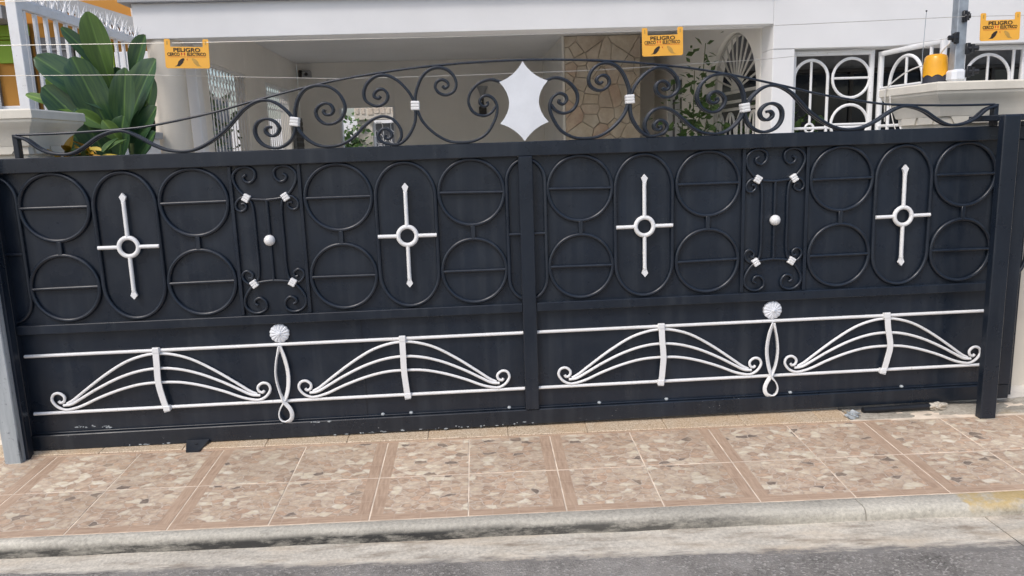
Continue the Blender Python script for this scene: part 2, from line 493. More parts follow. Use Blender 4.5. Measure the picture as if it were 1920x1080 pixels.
def square_stack(bm, x0, x1, y0, y1, prof):
    """stacked square outline; prof is a list of (inset, z)"""
    rings = []
    for d, z in prof:
        rings.append([bm.verts.new(p) for p in ((x0+d, y0+d, z), (x1-d, y0+d, z), (x1-d, y1-d, z), (x0+d, y1-d, z))])
    for A, B in zip(rings, rings[1:]):
        for j in range(4):
            bm.faces.new((A[j], A[(j+1) % 4], B[(j+1) % 4], B[j]))
    bm.faces.new(rings[0][::-1]); bm.faces.new(rings[-1])
    return bm

# ================================================================== THE GROUND
GA, GS, GX0, GY0 = -0.0185, 0.4196, -0.3438, -0.1107
def gz(x, y):
    return 0.0415 - 0.005*x + 0.0522*y
def guv(u, v, h=0.0):
    x = GX0 + u*math.cos(GA) - v*math.sin(GA)
    y = GY0 + u*math.sin(GA) + v*math.cos(GA)
    return Vector((x, y, gz(x, y) + h))
V1, V2 = -0.398, -0.780
tag(obj('ground', box(BM(), -150, 150, -150, 150, -0.35, -0.16), M['earth']), kind='structure')
tag(obj('yard_floor', box(BM(), -3.6, 6.5, 0.047, 16.0, -0.15, 0.040), M['driveway']), kind='structure')

# road with a ragged edge lapping on to the gutter
def kerb_low(u):
    x = GX0 + u
    k = (x+2.3)/4.3
    return -0.838 - 0.062*k, -0.052 - 0.014*k
def asphalt_v(u):
    x = GX0 + u
    return -0.960 - 0.205*(x+2.26)/4.13
bm = BM()
us = [-7 + i*0.02 for i in range(701)]
edge = []
off = 0
for i, u in enumerate(us):
    off = 0.95*off + rnd.uniform(-0.004, 0.004)
    v = asphalt_v(u) + off + 0.008*math.sin(u*2.1)
    p = guv(u, v); p.z = kerb_low(u)[1] - 0.002 + rnd.uniform(-.0015, .0015)
    edge.append(p)
prev = None
for i, p in enumerate(edge):
    col = [bm.verts.new((p.x, p.y+0.003, p.z-0.03)), bm.verts.new(p), bm.verts.new((p.x, p.y-0.03, p.z+0.004)), bm.verts.new((p.x, p.y-0.25, p.z+0.006)), bm.verts.new((p.x, p.y-1.2, p.z+0.01)), bm.verts.new((p.x, -9.0, p.z-0.02))]
    if prev:
        for a in range(5):
            bm.faces.new((prev[a], prev[a+1], col[a+1], col[a]))
    prev = col
tag(obj('road', bm, M['asphalt'], smooth=60), kind='structure')
# far side of the street
tag(obj('far_pavement', box(BM(), -40, 40, -12, -8.9, -0.16, 0.06, 0.02), M['gutter']), kind='structure')
for nm, x0, x1 in (('road_stretch', -60, -7.3), ('road_stretch', 6.6, 60)):
    tag(obj(nm, box(BM(), x0, x1, -9.0, -1.1, -0.16, -0.055), M['asphalt']), kind='structure')

# gutter slabs
gut = tag(obj('gutter', box(BM(), -7.0, 7.0, -1.5, -0.75, -0.155, -0.085), M['rough_cement']), kind='structure')
def strip(bm, u0, u1, prof, n):
    """prof(u) -> list of (v, z) ; swept along u"""
    rows = []
    for i in range(n+1):
        u = u0 + (u1-u0)*i/n
        row = []
        for v, z in prof(u):
            p = guv(u, v); p.z = z
            row.append(bm.verts.new(p))
        rows.append(row)
    for A, B in zip(rows, rows[1:]):
        for j in range(len(A)-1):
            bm.faces.new((A[j], A[j+1], B[j+1], B[j]))
    for row in (rows[0], rows[-1]):
        bm.faces.new(row)
    return bm
def gut_prof(u):
    v, z = kerb_low(u)
    w_ = 0.002*math.sin(u*5)
    va = asphalt_v(u)
    return [(v+0.03, z-0.02), (v+0.03, z+0.002), (v-0.04, z-0.002+w_), ((v+va)/2, z-0.002+w_), (va-0.05, z-0.004+w_), (va-0.08, z-0.03)]
for u0, u1 in ((-6.6, -2.35), (-2.346, 2.166), (2.172, 6.9)):
    o = obj('gutter_slab', strip(BM(), u0, u1, gut_prof, 60), M['gutter'], gut, smooth=50)
    at = o.data.attributes.new('grit', 'FLOAT', 'POINT')
    for k in range(len(o.data.vertices)):
        at.data[k].value = (0, 0, 0, 0.25, 1, 1)[k % 6]

# kerb stones with a rounded nose
kerb = tag(obj('kerb', strip(BM(), -6.6, 6.9, lambda u: [(V2-0.012, -0.12), (V2-0.012, guv(u, V2).z-0.03), (V2-0.03, guv(u, V2).z-0.035), (V2-0.03, -0.12)], 4), M['rough_cement']), kind='structure')
def kerb_prof(u):
    vl, zl = kerb_low(u)
    top = guv(u, V2).z + 0.001 + 0.0015*math.sin(u*2.3)
    va = V2 - 0.001
    wdt = va - vl
    n = 0.002*math.sin(u*7.7) + 0.0015*math.sin(u*17)
    rr = min(0.036, wdt*0.6)
    P = [(va, zl-0.03), (va, top-0.004), (va-0.006, top+n*0.3)]
    cx, cz = vl + rr + n, top - rr
    for k in range(0, 7):
        a = R(90 + 15*k)
        P.append((cx + rr*math.cos(a), cz + rr*math.sin(a)))
    P.append((vl+n-0.002, zl-0.02))
    return P
for u0, u1 in ((-6.6, -3.1), (-3.097, 1.664), (1.668, 4.1), (4.104, 6.9)):
    obj('kerb_stone', strip(BM(), u0, u1, kerb_prof, 70), M['kerb'], kerb, smooth=50)

# tiled apron
bm = BM()
for (u0, u1, v0, v1) in ((-9, 9, V2, 0.17),):
    a = [guv(u0, v0, -0.0016), guv(u1, v0, -0.0016), guv(u1, v1, -0.0016), guv(u0, v1, -0.0016)]
    lo = [Vector((p.x, p.y, -0.14)) for p in a]
    va = [bm.verts.new(p) for p in a]; vb = [bm.verts.new(p) for p in lo]
    bm.faces.new(va); bm.faces.new(vb[::-1])
    for i in range(4):
        bm.faces.new((va[i], vb[i], vb[(i+1) % 4], va[(i+1) % 4]))
apron = tag(obj('pavement', bm, M['grout'], smooth=None), kind='structure')
o0 = guv(0, 0)
e1 = (guv(1, 0) - o0).normalized()
e2 = (guv(0, 1) - o0); e2 = (e2 - e1*e2.dot(e1)).normalized()
e3 = e1.cross(e2)
def gmat(p):
    return Matrix(((e1.x, e2.x, e3.x, p.x), (e1.y, e2.y, e3.y, p.y), (e1.z, e2.z, e3.z, p.z), (0, 0, 0, 1)))
def tile_mesh(wd, dp, left, border, nm):
    """flat ceramic tile split into printed field and printed bands; slight chamfer"""
    bm = BM()
    g = 0.0030
    bw = 0.052
    xs = [g, g+0.002, g+bw, wd-g-0.002, wd-g] if left else [g, g+0.002, wd-g-bw, wd-g-0.002, wd-g]
    ys = [g, g+0.002, g+bw*0.9, dp-g-0.002, dp-g] if border else [g, g+0.002, dp-g-0.002, dp-g]
    grid = {}
    for i, x in enumerate(xs):
        for j, y in enumerate(ys):
            lowz = i in (0, len(xs)-1) or j in (0, len(ys)-1)
            grid[i, j] = bm.verts.new((x, y, -0.0008 if lowz else 0.0))
    for i in range(len(xs)-1):
        for j in range(len(ys)-1):
            f = bm.faces.new((grid[i, j], grid[i+1, j], grid[i+1, j+1], grid[i, j+1]))
            if border and j <= 1:
                f.material_index = 2
            elif (left and i <= 1) or (not left and i >= 2):
                f.material_index = 1
    ring = [grid[i, 0] for i in range(len(xs))] + [grid[len(xs)-1, j] for j in range(1, len(ys))] + [grid[i, len(ys)-1] for i in range(len(xs)-2, -1, -1)] + [grid[0, j] for j in range(len(ys)-2, 0, -1)]
    lowv = [bm.verts.new((v.co.x, v.co.y, -0.008)) for v in ring]
    for k in range(len(ring)):
        bm.faces.new((ring[k], lowv[k], lowv[(k+1) % len(ring)], ring[(k+1) % len(ring)]))
    return to_mesh(nm, bm, [M['pebble'], M['band_y'], M['band_x']], None)
TM = {(l, b): tile_mesh(GS, (V1-V2) if b else -V1, l, b, 'tile') for l in (0, 1) for b in (0, 1)}
for i in range(-12, 14):
    for row, (vb, b) in enumerate(((V1, 0), (V2, 1))):
        left = (i % 2 != 0)      # even joints (counted from the fitted line) carry the plank bands
        o = inst('tile', TM[1 if left else 0, b], apron, (0, 0, 0))
        p = guv(i*GS, vb, 0.0 + rnd.uniform(-.0006, .0006))
        o.matrix_local = gmat(p)

# granite sill under the gate
for i in range(-11, 5):
    u0, u1 = i*GS+0.205, (i+1)*GS+0.205
    if i == 4:
        u1 = u0 + 0.15
    bm = box(BM(), 0.0008, u1-u0-0.0008, 0.0, 0.155, -0.02, 0.0085, 0.003)
    o = obj('granite_slab', bm, M['granite'], apron, smooth=None)
    o.matrix_local = gmat(guv(u0, 0.0))
bm = box(BM(), 0, 9.0, -0.012, -0.001, -0.02, 0.0045, 0.001)
o = obj('brown_edging', box(BM(), 0, 6.85, -0.012, -0.0006, -0.02, 0.0035, 0.001), M['band_x'], apron, smooth=None)
o.matrix_local = gmat(guv(-4.6, 0))
# rough cement patch at the latch end
bm = BM()
nx, ny = 60, 10
vs = {}
for i in range(nx+1):
    for j in range(ny+1):
        u = 2.05 + 2.2*i/nx; v = 0.01 + 0.2*j/ny
        edgef = min(1, j/2)
        vs[i, j] = bm.verts.new(guv(u, v, -0.006 + edgef*(0.010 + 0.006*math.sin(u*9+v*20) + rnd.uniform(-.003, .003))))
for i in range(nx):
    for j in range(ny):
        bm.faces.new((vs[i, j], vs[i+1, j], vs[i+1, j+1], vs[i, j+1]))
tag(obj('cement_threshold', bm, M['rough_cement'], smooth=60), kind='structure')

# ================================================================== THE GATE
gate = thing('sliding_gate', 'wide charcoal sliding gate with rings, white crosses and white bow ornaments', 'gate', (0, 0, 0.06))
GP = M['gate']
FY0, FY1 = -0.022, 0.035
obj('top_rail', box(BM(), -2.66, 2.66, FY0, FY1, 1.477, 1.550, 0.004), GP, gate)
obj('bottom_rail', box(BM(), -2.655, 2.655, FY0+0.002, FY1, 0.060, 0.143, 0.004), M['gate_low'], gate)
obj('mullion', box(BM(), -0.036, 0.036, FY0-0.004, FY1-0.004, 0.1432, 1.4768, 0.004), GP, gate)
for s in (-1, 1):
    obj('stile', box(BM(), s*2.585 if s > 0 else -2.655, 2.655 if s > 0 else -2.585, FY0-0.003, FY1-0.003, 0.1433, 1.4767, 0.004), GP, gate)
    x0, x1 = (0.0362, 2.5848) if s > 0 else (-2.5848, -0.0362)
    obj('middle_rail', box(BM(), x0, x1, FY0+0.003, FY1-0.004, 0.676, 0.722, 0.003), GP, gate)
    # sheets, faintly oil-canned
    for z0, z1, mt in ((0.7222, 1.4766, GP), (0.1434, 0.6758, GP)):
        bm = BM()
        n, k = 48, 14
        g = {}
        ph = rnd.uniform(0, 6)
        for i in range(n+1):
            for j in range(k+1):
                x = x0 + (x1-x0)*i/n; z = z0 + (z1-z0)*j/k
                d = 0.0012*math.sin(x*4.3+ph)*math.sin((z-z0)/(z1-z0)*math.pi)
                g[i, j, 0] = bm.verts.new((x, 0.0125 + d, z)); g[i, j, 1] = bm.verts.new((x, 0.0145 + d, z))
        for i in range(n):
            for j in range(k):
                bm.faces.new((g[i, j, 0], g[i+1, j, 0], g[i+1, j+1, 0], g[i, j+1, 0]))
                bm.faces.new((g[i, j, 1], g[i, j+1, 1], g[i+1, j+1, 1], g[i+1, j, 1]))
        obj('sheet_panel', bm, mt, gate, smooth=40)
    # shallow angle bead along the top of the bottom rail
    obj('rail_bead', box(BM(), x0, x1, 0.000, 0.0118, 0.1436, 0.151, 0.002), GP, gate)

ZU, ZL, ZC = 1.3056, 0.9038, 1.0987
RR = 0.165
def ring_bm(r, t, n=48):
    return tube(BM(), [Vector((r*math.cos(2*math.pi*i/n), 0, r*math.sin(2*math.pi*i/n))) for i in range(n)], t, 8, True)
ring_me = to_mesh('ring', ring_bm(RR, 0.0102), GP, 60)
chord_me = to_mesh('bar', tube(BM(), [(-RR+0.004, 0, 0), (RR-0.004, 0, 0)], 0.0086, 8, ref=Vector((0, 0, 1))), GP, 60)
spacer_me = to_mesh('spacer', box(BM(), -0.011, 0.011, -0.009, 0.009, (ZL+RR)-ZC+0.003, (ZU-RR)-ZC-0.003, 0.002), GP, 40)
RX = (0.2775, 0.9450, 1.6550, 2.3265)
for s in (-1, 1):
    for rx in RX:
        for z in (ZU, ZL):
            o = inst('ring', ring_me, gate, (s*rx, 0.0025, z))
            o.rotation_euler = (0, rnd.uniform(-.02, .02), 0)
            inst('bar', chord_me, o, (s*rx, 0.0015, z))
        inst('spacer', spacer_me, gate, (s*rx, 0.0025, ZC))
def oval_pts(hw, hh):
    P = []
    n = 20
    for i in range(n+1):
        a = math.pi*i/n
        P.append(Vector((hw*math.cos(a), 0, hh-hw*1.15 + hw*1.15*math.sin(a))))
    for i in range(n+1):
        a = math.pi + math.pi*i/n
        P.append(Vector((hw*math.cos(a), 0, -(hh-hw*1.15) + hw*1.15*math.sin(a))))
    return P
oval_me = to_mesh('oval', tube(BM(), oval_pts(0.150, 0.366), 0.0102, 8, True), GP, 60)
slim_me = to_mesh('oval', tube(BM(), oval_pts(0.098, 0.362), 0.0102, 8, True), GP, 60)
slimbar_me = to_mesh('bar', tube(BM(), [(-0.094, 0, 0), (0.094, 0, 0)], 0.0086, 8, ref=Vector((0, 0, 1))), GP, 60)
CX = (-1.990, -0.611, 0.609, 1.991)
for x in CX:
    inst('oval', oval_me, gate, (x, 0.0025, 1.1005))
for x in (-2.6, 0.0, 2.6):
    o = inst('oval', slim_me, gate, (x, 0.0025, 1.1005))
    inst('bar', slimbar_me, o, (x, 0.0020, 1.083))
# white crosses
def spade(bm, z, s):
    P = [(0.0, 0.0), (0.0165, -0.020), (0.0085, -0.040), (0.0085, -0.054), (-0.0085, -0.054), (-0.0085, -0.040), (-0.0165, -0.020)]
    prism(bm, [(x, z + s*dz) for x, dz in P], -0.007, 0.007)
WH = M['white']
up_me = to_mesh('upright', None or tube(BM(), [(0, 0, 0.048), (0, 0, 0.222)], 0.0102, 10), WH, 60)
def arm_meshes():
    a = tube(BM(), [(0, 0, 0.050), (0, 0, 0.225)], 0.0102, 10); spade(a, 0.268, 1)
    b = tube(BM(), [(0, 0, -0.225), (0, 0, -0.050)], 0.0102, 10); spade(b, -0.265, -1)
    c = tube(BM(), [(-0.148, 0, 0), (-0.050, 0, 0)], 0.0098, 10, ref=Vector((0, 0, 1)))
    d = tube(BM(), [(0.050, 0, 0), (0.148, 0, 0)], 0.0098, 10, ref=Vector((0, 0, 1)))
    return [to_mesh('arm', q, WH, 50) for q in (a, b, c, d)]
arms = arm_meshes()
cring_me = to_mesh('cross_ring', ring_bm(0.0465, 0.0115, 32), WH, 60)
for i, x in enumerate(CX):
    o = inst('cross', cring_me, gate, (x, -0.010, ZC))
    o['label'] = 'white wrought iron cross with spade tips and central ring'
    for m in arms:
        inst('arm', m, o, (x, -0.010, ZC))
    o.rotation_euler = (0, (0.006, 0.008, -0.004, -0.012)[i], 0)
# scroll panels (square bars, scrolls, collars, ball), written for the left one relative to its centre x = -1.3
TOP = [(0.0, 1.306), (-0.059, 1.311), (-0.095, 1.322), (-0.129, 1.355), (-0.152, 1.399), (-0.150, 1.438), (-0.121, 1.466), (-0.083, 1.471), (-0.050, 1.452), (-0.049, 1.417), (-0.073, 1.394), (-0.099, 1.402), (-0.105, 1.421), (-0.090, 1.432)]
SML = [(-0.082, 1.305), (-0.105, 1.322), (-0.133, 1.315), (-0.153, 1.289), (-0.149, 1.263), (-0.126, 1.253), (-0.103, 1.270), (-0.108, 1.290), (-0.124, 1.288)]
BAR = [(-0.095, 1.318), (-0.075, 1.291), (-0.068, 1.224), (-0.069, 1.10)]
for s in (-1, 1):
    cx = s*1.300
    for bx in (-0.168, 0.170):
        obj('panel_bar', box(BM(), cx+bx-0.0085, cx+bx+0.0085, -0.006, 0.0115, 0.7225, 1.4764, 0.002), GP, gate)
    pan = obj('scroll_panel', tube(BM(), [(cx, 0.002, 1.304), (cx, 0.002, 0.897)], 0.0078, 8), GP, gate)
    for mx in (-1, 1):
        for mz in (1, -1):
            f = lambda L: [Vector((cx+mx*x, 0.0015, z if mz > 0 else 2.2035-z)) for x, z in L]
            obj('scroll', tube(BM(), catmull(f(TOP)), 0.0078, 8), GP, pan, smooth=60)
            obj('small_scroll', tube(BM(), [p + Vector((0, 0.001, 0)) for p in catmull(f(SML))], 0.0072, 8), GP, pan, smooth=60)
            obj('side_bar', tube(BM(), [p + Vector((0, -0.0005, 0)) for p in catmull(f(BAR))], 0.0072, 8), GP, pan, smooth=60)
            # twisted white collar
            bm = BM()
            for k in (-1, 0, 1):
                box(bm, -0.017, 0.017, -0.013, 0.012, -0.0065+k*0.0125, 0.0065+k*0.0125, 0.003)
            o = obj('collar', bm, WH, pan, wloc=(cx+mx*-0.096, -0.006, 1.3185 if mz > 0 else 2.2035-1.3185))
            o.rotation_euler = (0, R(-32)*mx*mz*-1, 0)
    bm = BM(); bmesh.ops.create_uvsphere(bm, u_segments=20, v_segments=12, radius=0.0275)
    obj('ball', bm, WH, pan, wloc=(cx, -0.010, 1.104), smooth=80)

# lower white bars, bows, loops, rosettes
for x0, x1, x2, x3 in ((-2.572, -0.037, -2.568, -0.037), (0.037, 2.532, 0.037, 2.505)):
    obj('white_rod', tube(BM(), [(x0, -0.001, 0.562), (x1, -0.001, 0.562)], 0.0088, 10, ref=Vector((0, 0, 1))), WH, gate, smooth=60)
    obj('white_rod', tube(BM(), [(x2, -0.001, 0.257), (x3, -0.001, 0.257)], 0.0088, 10, ref=Vector((0, 0, 1))), WH, gate, smooth=60)
B_OUT = [(0.0, 0.545), (-0.075, 0.537), (-0.168, 0.506), (-0.276, 0.443), (-0.385, 0.366), (-0.443, 0.323), (-0.480, 0.303)]
B_MID = [(0.0, 0.468), (-0.10, 0.458), (-0.205, 0.427), (-0.313, 0.378), (-0.400, 0.330), (-0.455, 0.301), (-0.497, 0.296)]
B_LOW = [(0.0, 0.392), (-0.10, 0.387), (-0.205, 0.364), (-0.314, 0.327), (-0.401, 0.290), (-0.458, 0.274), (-0.494, 0.272), (-0.530, 0.291), (-0.551, 0.325), (-0.541, 0.354), (-0.513, 0.361), (-0.489, 0.342), (-0.492, 0.318), (-0.510, 0.310), (-0.519, 0.320)]
def sym(L):
    return L[::-1] + [(-x, z) for x, z in L[1:]]
strand_me = [to_mesh('strand', tube(BM(), [p + Vector((0, dy, 0)) for p in catmull(xz(sym(L)))], 0.0074, 8), WH, 60) for L, dy in ((B_OUT, -0.002), (B_MID, -0.006), (B_LOW, -0.003))]
lean = {-1.917: (-0.012, 0.010, 0.030), -0.664: (-0.004, 0.004, 0.012), 0.697: (0.002, 0.010, -0.004), 1.931: (0.004, 0.022, -0.010)}
for bx in (-1.917, -0.668, 0.697, 1.931):
    a = {-1.917: (0.0, -0.004, 0.022), -0.668: (0, 0.0, 0.012), 0.697: (0, 0.010, -0.002), 1.931: (0, 0.024, -0.006)}[bx]
    st = sweep(BM(), catmull([(a[0], -0.020, 0.582), (a[0]+0.3*a[1], -0.022, 0.50), (a[1], -0.024, 0.40), (0.6*a[1]+0.4*a[2], -0.022, 0.32), (a[2], -0.018, 0.238)], 6), rect(0.0155, 0.0035))
    o = obj('bow', st, WH, gate, wloc=(bx, 0, 0))
    for m in strand_me:
        inst('strand', m, o, (bx, -0.001, 0))
    for zz, k in ((0.565, a[0]), (0.256, a[2])):
        obj('clip', box(BM(), k-0.0175, k+0.0175, -0.026, 0.0, zz-0.014, zz+0.014, 0.003), WH, o, wloc=(bx, 0, 0))
LOOP = [(0.0, 0.556), (-0.020, 0.480), (-0.028, 0.400), (-0.018, 0.320), (0.0, 0.258), (0.022, 0.222), (0.031, 0.190), (0.024, 0.160), (0.0, 0.146), (-0.024, 0.160), (-0.031, 0.190), (-0.022, 0.222), (0.0, 0.262), (0.020, 0.320), (0.028, 0.400), (0.020, 0.480), (0.003, 0.553)]
for lx, tw in ((-1.297, 1), (1.303, -1)):
    P = catmull([(x*1.1, 0, z) for x, z in LOOP], 5)
    n = len(P)
    bm = sweep(BM(), [p + Vector((0, -0.016 - 0.004*math.sin(2*math.pi*i/n), 0)) for i, p in enumerate(P)], rect(0.0034, 0.0105), twist=lambda p: R(8) + R(60)*max(0, min(1, 0.5 + tw*p.x/0.03)))
    o = obj('loop_ornament', bm, WH, gate, wloc=(lx, 0, 0), smooth=50)
    bm = BM()
    nr, na = 7, 84
    rows = []
    for j in range(nr+1):
        rr = 0.0485*(j/nr)
        row = []
        for i in range(na):
            a = 2*math.pi*i/na
            pet = abs(math.sin(7*a))
            k = 1 + (0.07*(pet-0.6) if j > 4 else 0)
            h = -0.012*math.cos(j/nr*1.3) - (0.0035*pet if 1 < j < nr else 0) - (0.006 if j < 2 else 0)
            row.append(bm.verts.new((rr*k*math.cos(a), h, rr*k*math.sin(a))) if j else None)
        rows.append(row)
    cv = bm.verts.new((0, -0.022, 0))
    for i in range(na):
        bm.faces.new((cv, rows[1][i], rows[1][(i+1) % na]))
        for j in range(1, nr):
            bm.faces.new((rows[j][i], rows[j+1][i], rows[j+1][(i+1) % na], rows[j][(i+1) % na]))
    back = [bm.verts.new((v.co.x, 0.012, v.co.z)) for v in rows[nr]]
    for i in range(na):
        bm.faces.new((rows[nr][i], back[i], back[(i+1) % na], rows[nr][(i+1) % na]))
    obj('rosette', bm, M['plate'], gate, wloc=(lx+0.002, 0, 0.621), smooth=50)
# exposed screw heads and paint drips along the bottom bead
for x in (-0.795, -0.646, -0.123, 0.364, 0.732, 1.42, 2.05):
    bm = BM(); bmesh.ops.create_uvsphere(bm, u_segments=10, v_segments=6, radius=0.011)
    for v in bm.verts: v.co.z *= 0.75
    obj('screw_head', bm, M['weathered'], gate, wloc=(x, 0.006, 0.153), smooth=60)
# patches where the charcoal paint has flaked to the grey primer, and a sheet seam
def flake(x, y, z, w_, h, n, seed):
    q_ = random.Random(seed)
    bm = BM()
    for i in range(n):
        cx_, cz = x + q_.uniform(-.5, .5)*w_, z + q_.uniform(-.5, .5)*h
        rx, rz = q_.uniform(.003, .013), q_.uniform(.002, .005)
        k = 7
        prism(bm, [(cx_ + rx*q_.uniform(.5, 1.2)*math.cos(6.283*a/k), cz + rz*q_.uniform(.5, 1.2)*math.sin(6.283*a/k)) for a in range(k)], y-0.0006, y+0.002)
    tag(obj('flaked_paint', bm, M['weathered'], gate, smooth=None), kind='stuff')
flake(-2.29, 0.0118, 0.166, 0.18, 0.016, 16, 1)
flake(-1.13, FY0+0.0018, 0.137, 0.14, 0.006, 6, 2)
flake(-0.62, FY0+0.0018, 0.066, 0.9, 0.008, 22, 3)
flake(-0.25, FY0+0.0018, 0.075, 0.5, 0.02, 8, 4)
flake(-1.95, FY0+0.0018, 0.066, 0.35, 0.006, 7, 5)
flake(-2.62, FY0-0.0032, 0.24, 0.05, 0.22, 9, 6)
obj('sheet_seam', box(BM(), -0.8795, -0.8765, 0.0095, 0.0122, 0.1515, 0.6755, 0.0006), GP, gate)
# roller housing under the gate
bm = BM()
fA = [bm.verts.new(p) for p in ((-1.815, -0.0225, 0.030), (-1.697, -0.0225, 0.030), (-1.697, -0.0225, 0.078), (-1.815, -0.0225, 0.078))]
fB = [bm.verts.new(p) for p in ((-1.785, -0.112, 0.030), (-1.727, -0.112, 0.030), (-1.722, -0.112, 0.052), (-1.790, -0.112, 0.052))]
bm.faces.new(fA); bm.faces.new(fB[::-1])
for k in range(4):
    bm.faces.new((fA[k], fB[k], fB[(k+1) % 4], fA[(k+1) % 4]))
o = obj('roller_housing', bm, M['gate_low'], gate, smooth=None)
bm = BM(); lathe(bm, [(0.010, -0.012), (0.020, -0.012), (0.020, -0.004), (0.016, 0.0), (0.020, 0.004), (0.020, 0.012), (0.010, 0.012)], n=20)
w_ = obj('roller', bm, M['rubber'], o, wloc=(-1.752, -0.05, 0.050)); w_.rotation_euler = (R(90), 0, 0)

# ---- crest: pairs of square bars forged into scrolls
crest = {
 'A': [(-2.455, 1.652), (-2.405, 1.636), (-2.357, 1.597), (-2.312, 1.573), (-2.253, 1.562), (-2.197, 1.566), (-2.137, 1.596), (-2.076, 1.636), (-2.017, 1.658), (-1.967, 1.665), (-1.919, 1.654), (-1.867, 1.626), (-1.814, 1.593), (-1.760, 1.569), (-1.705, 1.558), (-1.641, 1.559), (-1.583, 1.577), (-1.522, 1.610), (-1.460, 1.655), (-1.410, 1.706), (-1.367, 1.748), (-1.314, 1.779), (-1.268, 1.789), (-1.218, 1.778), (-1.170, 1.743), (-1.141, 1.706), (-1.128, 1.678), (-1.128, 1.646), (-1.149, 1.598), (-1.191, 1.567), (-1.237, 1.558), (-1.288, 1.575), (-1.318, 1.613), (-1.322, 1.655), (-1.303, 1.687), (-1.263, 1.700), (-1.226, 1.687), (-1.206, 1.658), (-1.215, 1.629), (-1.242, 1.617), (-1.266, 1.629), (-1.272, 1.647), (-1.259, 1.661), (-1.243, 1.658)],
 'B': [(-1.124, 1.672), (-1.122, 1.729), (-1.105, 1.786), (-1.072, 1.829), (-1.032, 1.848), (-0.990, 1.850), (-0.943, 1.840), (-0.903, 1.808), (-0.881, 1.760), (-0.883, 1.722), (-0.905, 1.687), (-0.943, 1.667), (-0.982, 1.668), (-1.012, 1.691), (-1.023, 1.723), (-1.008, 1.751), (-0.977, 1.766), (-0.949, 1.758), (-0.937, 1.733), (-0.949, 1.713), (-0.971, 1.710), (-0.985, 1.722), (-0.979, 1.736)],
 'B2': [(-1.119, 1.668), (-1.105, 1.632), (-1.072, 1.594), (-1.029, 1.567), (-0.977, 1.557), (-0.911, 1.565), (-0.850, 1.596), (-0.794, 1.648), (-0.746, 1.682), (-0.699, 1.695), (-0.651, 1.680), (-0.618, 1.638), (-0.612, 1.597), (-0.630, 1.562)],
 'C': [(-0.537, 1.737), (-0.550, 1.783), (-0.580, 1.828), (-0.623, 1.869), (-0.674, 1.891), (-0.726, 1.884), (-0.768, 1.849), (-0.784, 1.804), (-0.773, 1.769), (-0.735, 1.746), (-0.699, 1.750), (-0.673, 1.771), (-0.668, 1.799), (-0.685, 1.822), (-0.711, 1.823), (-0.731, 1.807), (-0.733, 1.789), (-0.714, 1.781), (-0.703, 1.792)],
 'C2': [(-0.536, 1.735), (-0.537, 1.690), (-0.542, 1.660), (-0.556, 1.628), (-0.584, 1.588), (-0.622, 1.560), (-0.662, 1.557), (-0.708, 1.570), (-0.727, 1.600), (-0.710, 1.628), (-0.684, 1.634), (-0.662, 1.617), (-0.661, 1.595), (-0.680, 1.584), (-0.694, 1.594), (-0.688, 1.606)],
 'D': [(-0.534, 1.740), (-0.532, 1.792), (-0.516, 1.840), (-0.494, 1.880), (-0.461, 1.909), (-0.417, 1.920), (-0.374, 1.910), (-0.341, 1.879), (-0.329, 1.838), (-0.344, 1.804), (-0.383, 1.788), (-0.417, 1.800), (-0.433, 1.826), (-0.424, 1.852), (-0.398, 1.862), (-0.374, 1.850), (-0.369, 1.833), (-0.385, 1.821), (-0.398, 1.831)],
 'D2': [(-0.532, 1.735), (-0.506, 1.668), (-0.452, 1.608), (-0.384, 1.566), (-0.321, 1.556), (-0.250, 1.562), (-0.188, 1.596), (-0.147, 1.657), (-0.131, 1.712), (-0.144, 1.757), (-0.178, 1.780), (-0.210, 1.769), (-0.217, 1.746), (-0.199, 1.727), (-0.178, 1.736), (-0.181, 1.750)],
 'E': [(-0.105, 1.841), (-0.162, 1.856), (-0.220, 1.838), (-0.263, 1.793), (-0.272, 1.744), (-0.248, 1.699), (-0.201, 1.682), (-0.162, 1.696), (-0.138, 1.726)]}
for s in (1, -1):
    for k, L in crest.items():
        front = sweep(BM(), catmull(xz(L, -0.016, s), 5), rect(0.0068, 0.0068, 0.35))
        o = obj('crest_scroll', front, GP, gate, smooth=50)
        obj('rear_bar', sweep(BM(), catmull(xz(L, 0.013, s), 5), rect(0.0066, 0.0066, 0.35)), GP, o, smooth=50)
    for x, z in ((-1.127, 1.682), (-0.5355, 1.741)):
        bm = BM()
        for k in (-1, 0, 1):
            box(bm, -0.0215, 0.0215, -0.026, 0.022, -0.0075+k*0.0145, 0.0075+k*0.0145, 0.0035)
        o = obj('crest_collar', bm, WH, gate, wloc=(s*x, -0.003, z))
        o.rotation_euler = (0, s*R(8 if x < -1 else 2), 0)
    obj('crest_upright', box(BM(), s*2.455-0.012, s*2.455+0.012, -0.018, 0.020, 1.5502, 1.662, 0.002), GP, gate)
ROD = [(-2.455, 1.660), (-2.22, 1.662), (-1.98, 1.671), (-1.82, 1.684), (-1.53, 1.735), (-1.305, 1.790), (-0.98, 1.861), (-0.70, 1.903), (-0.44, 1.929), (-0.2, 1.941), (0, 1.945)]
obj('crest_rod', tube(BM(), catmull(xz(ROD + [(-x, z) for x, z in ROD[-2::-1]], -0.002), 6), 0.0058, 8), GP, gate, smooth=60)
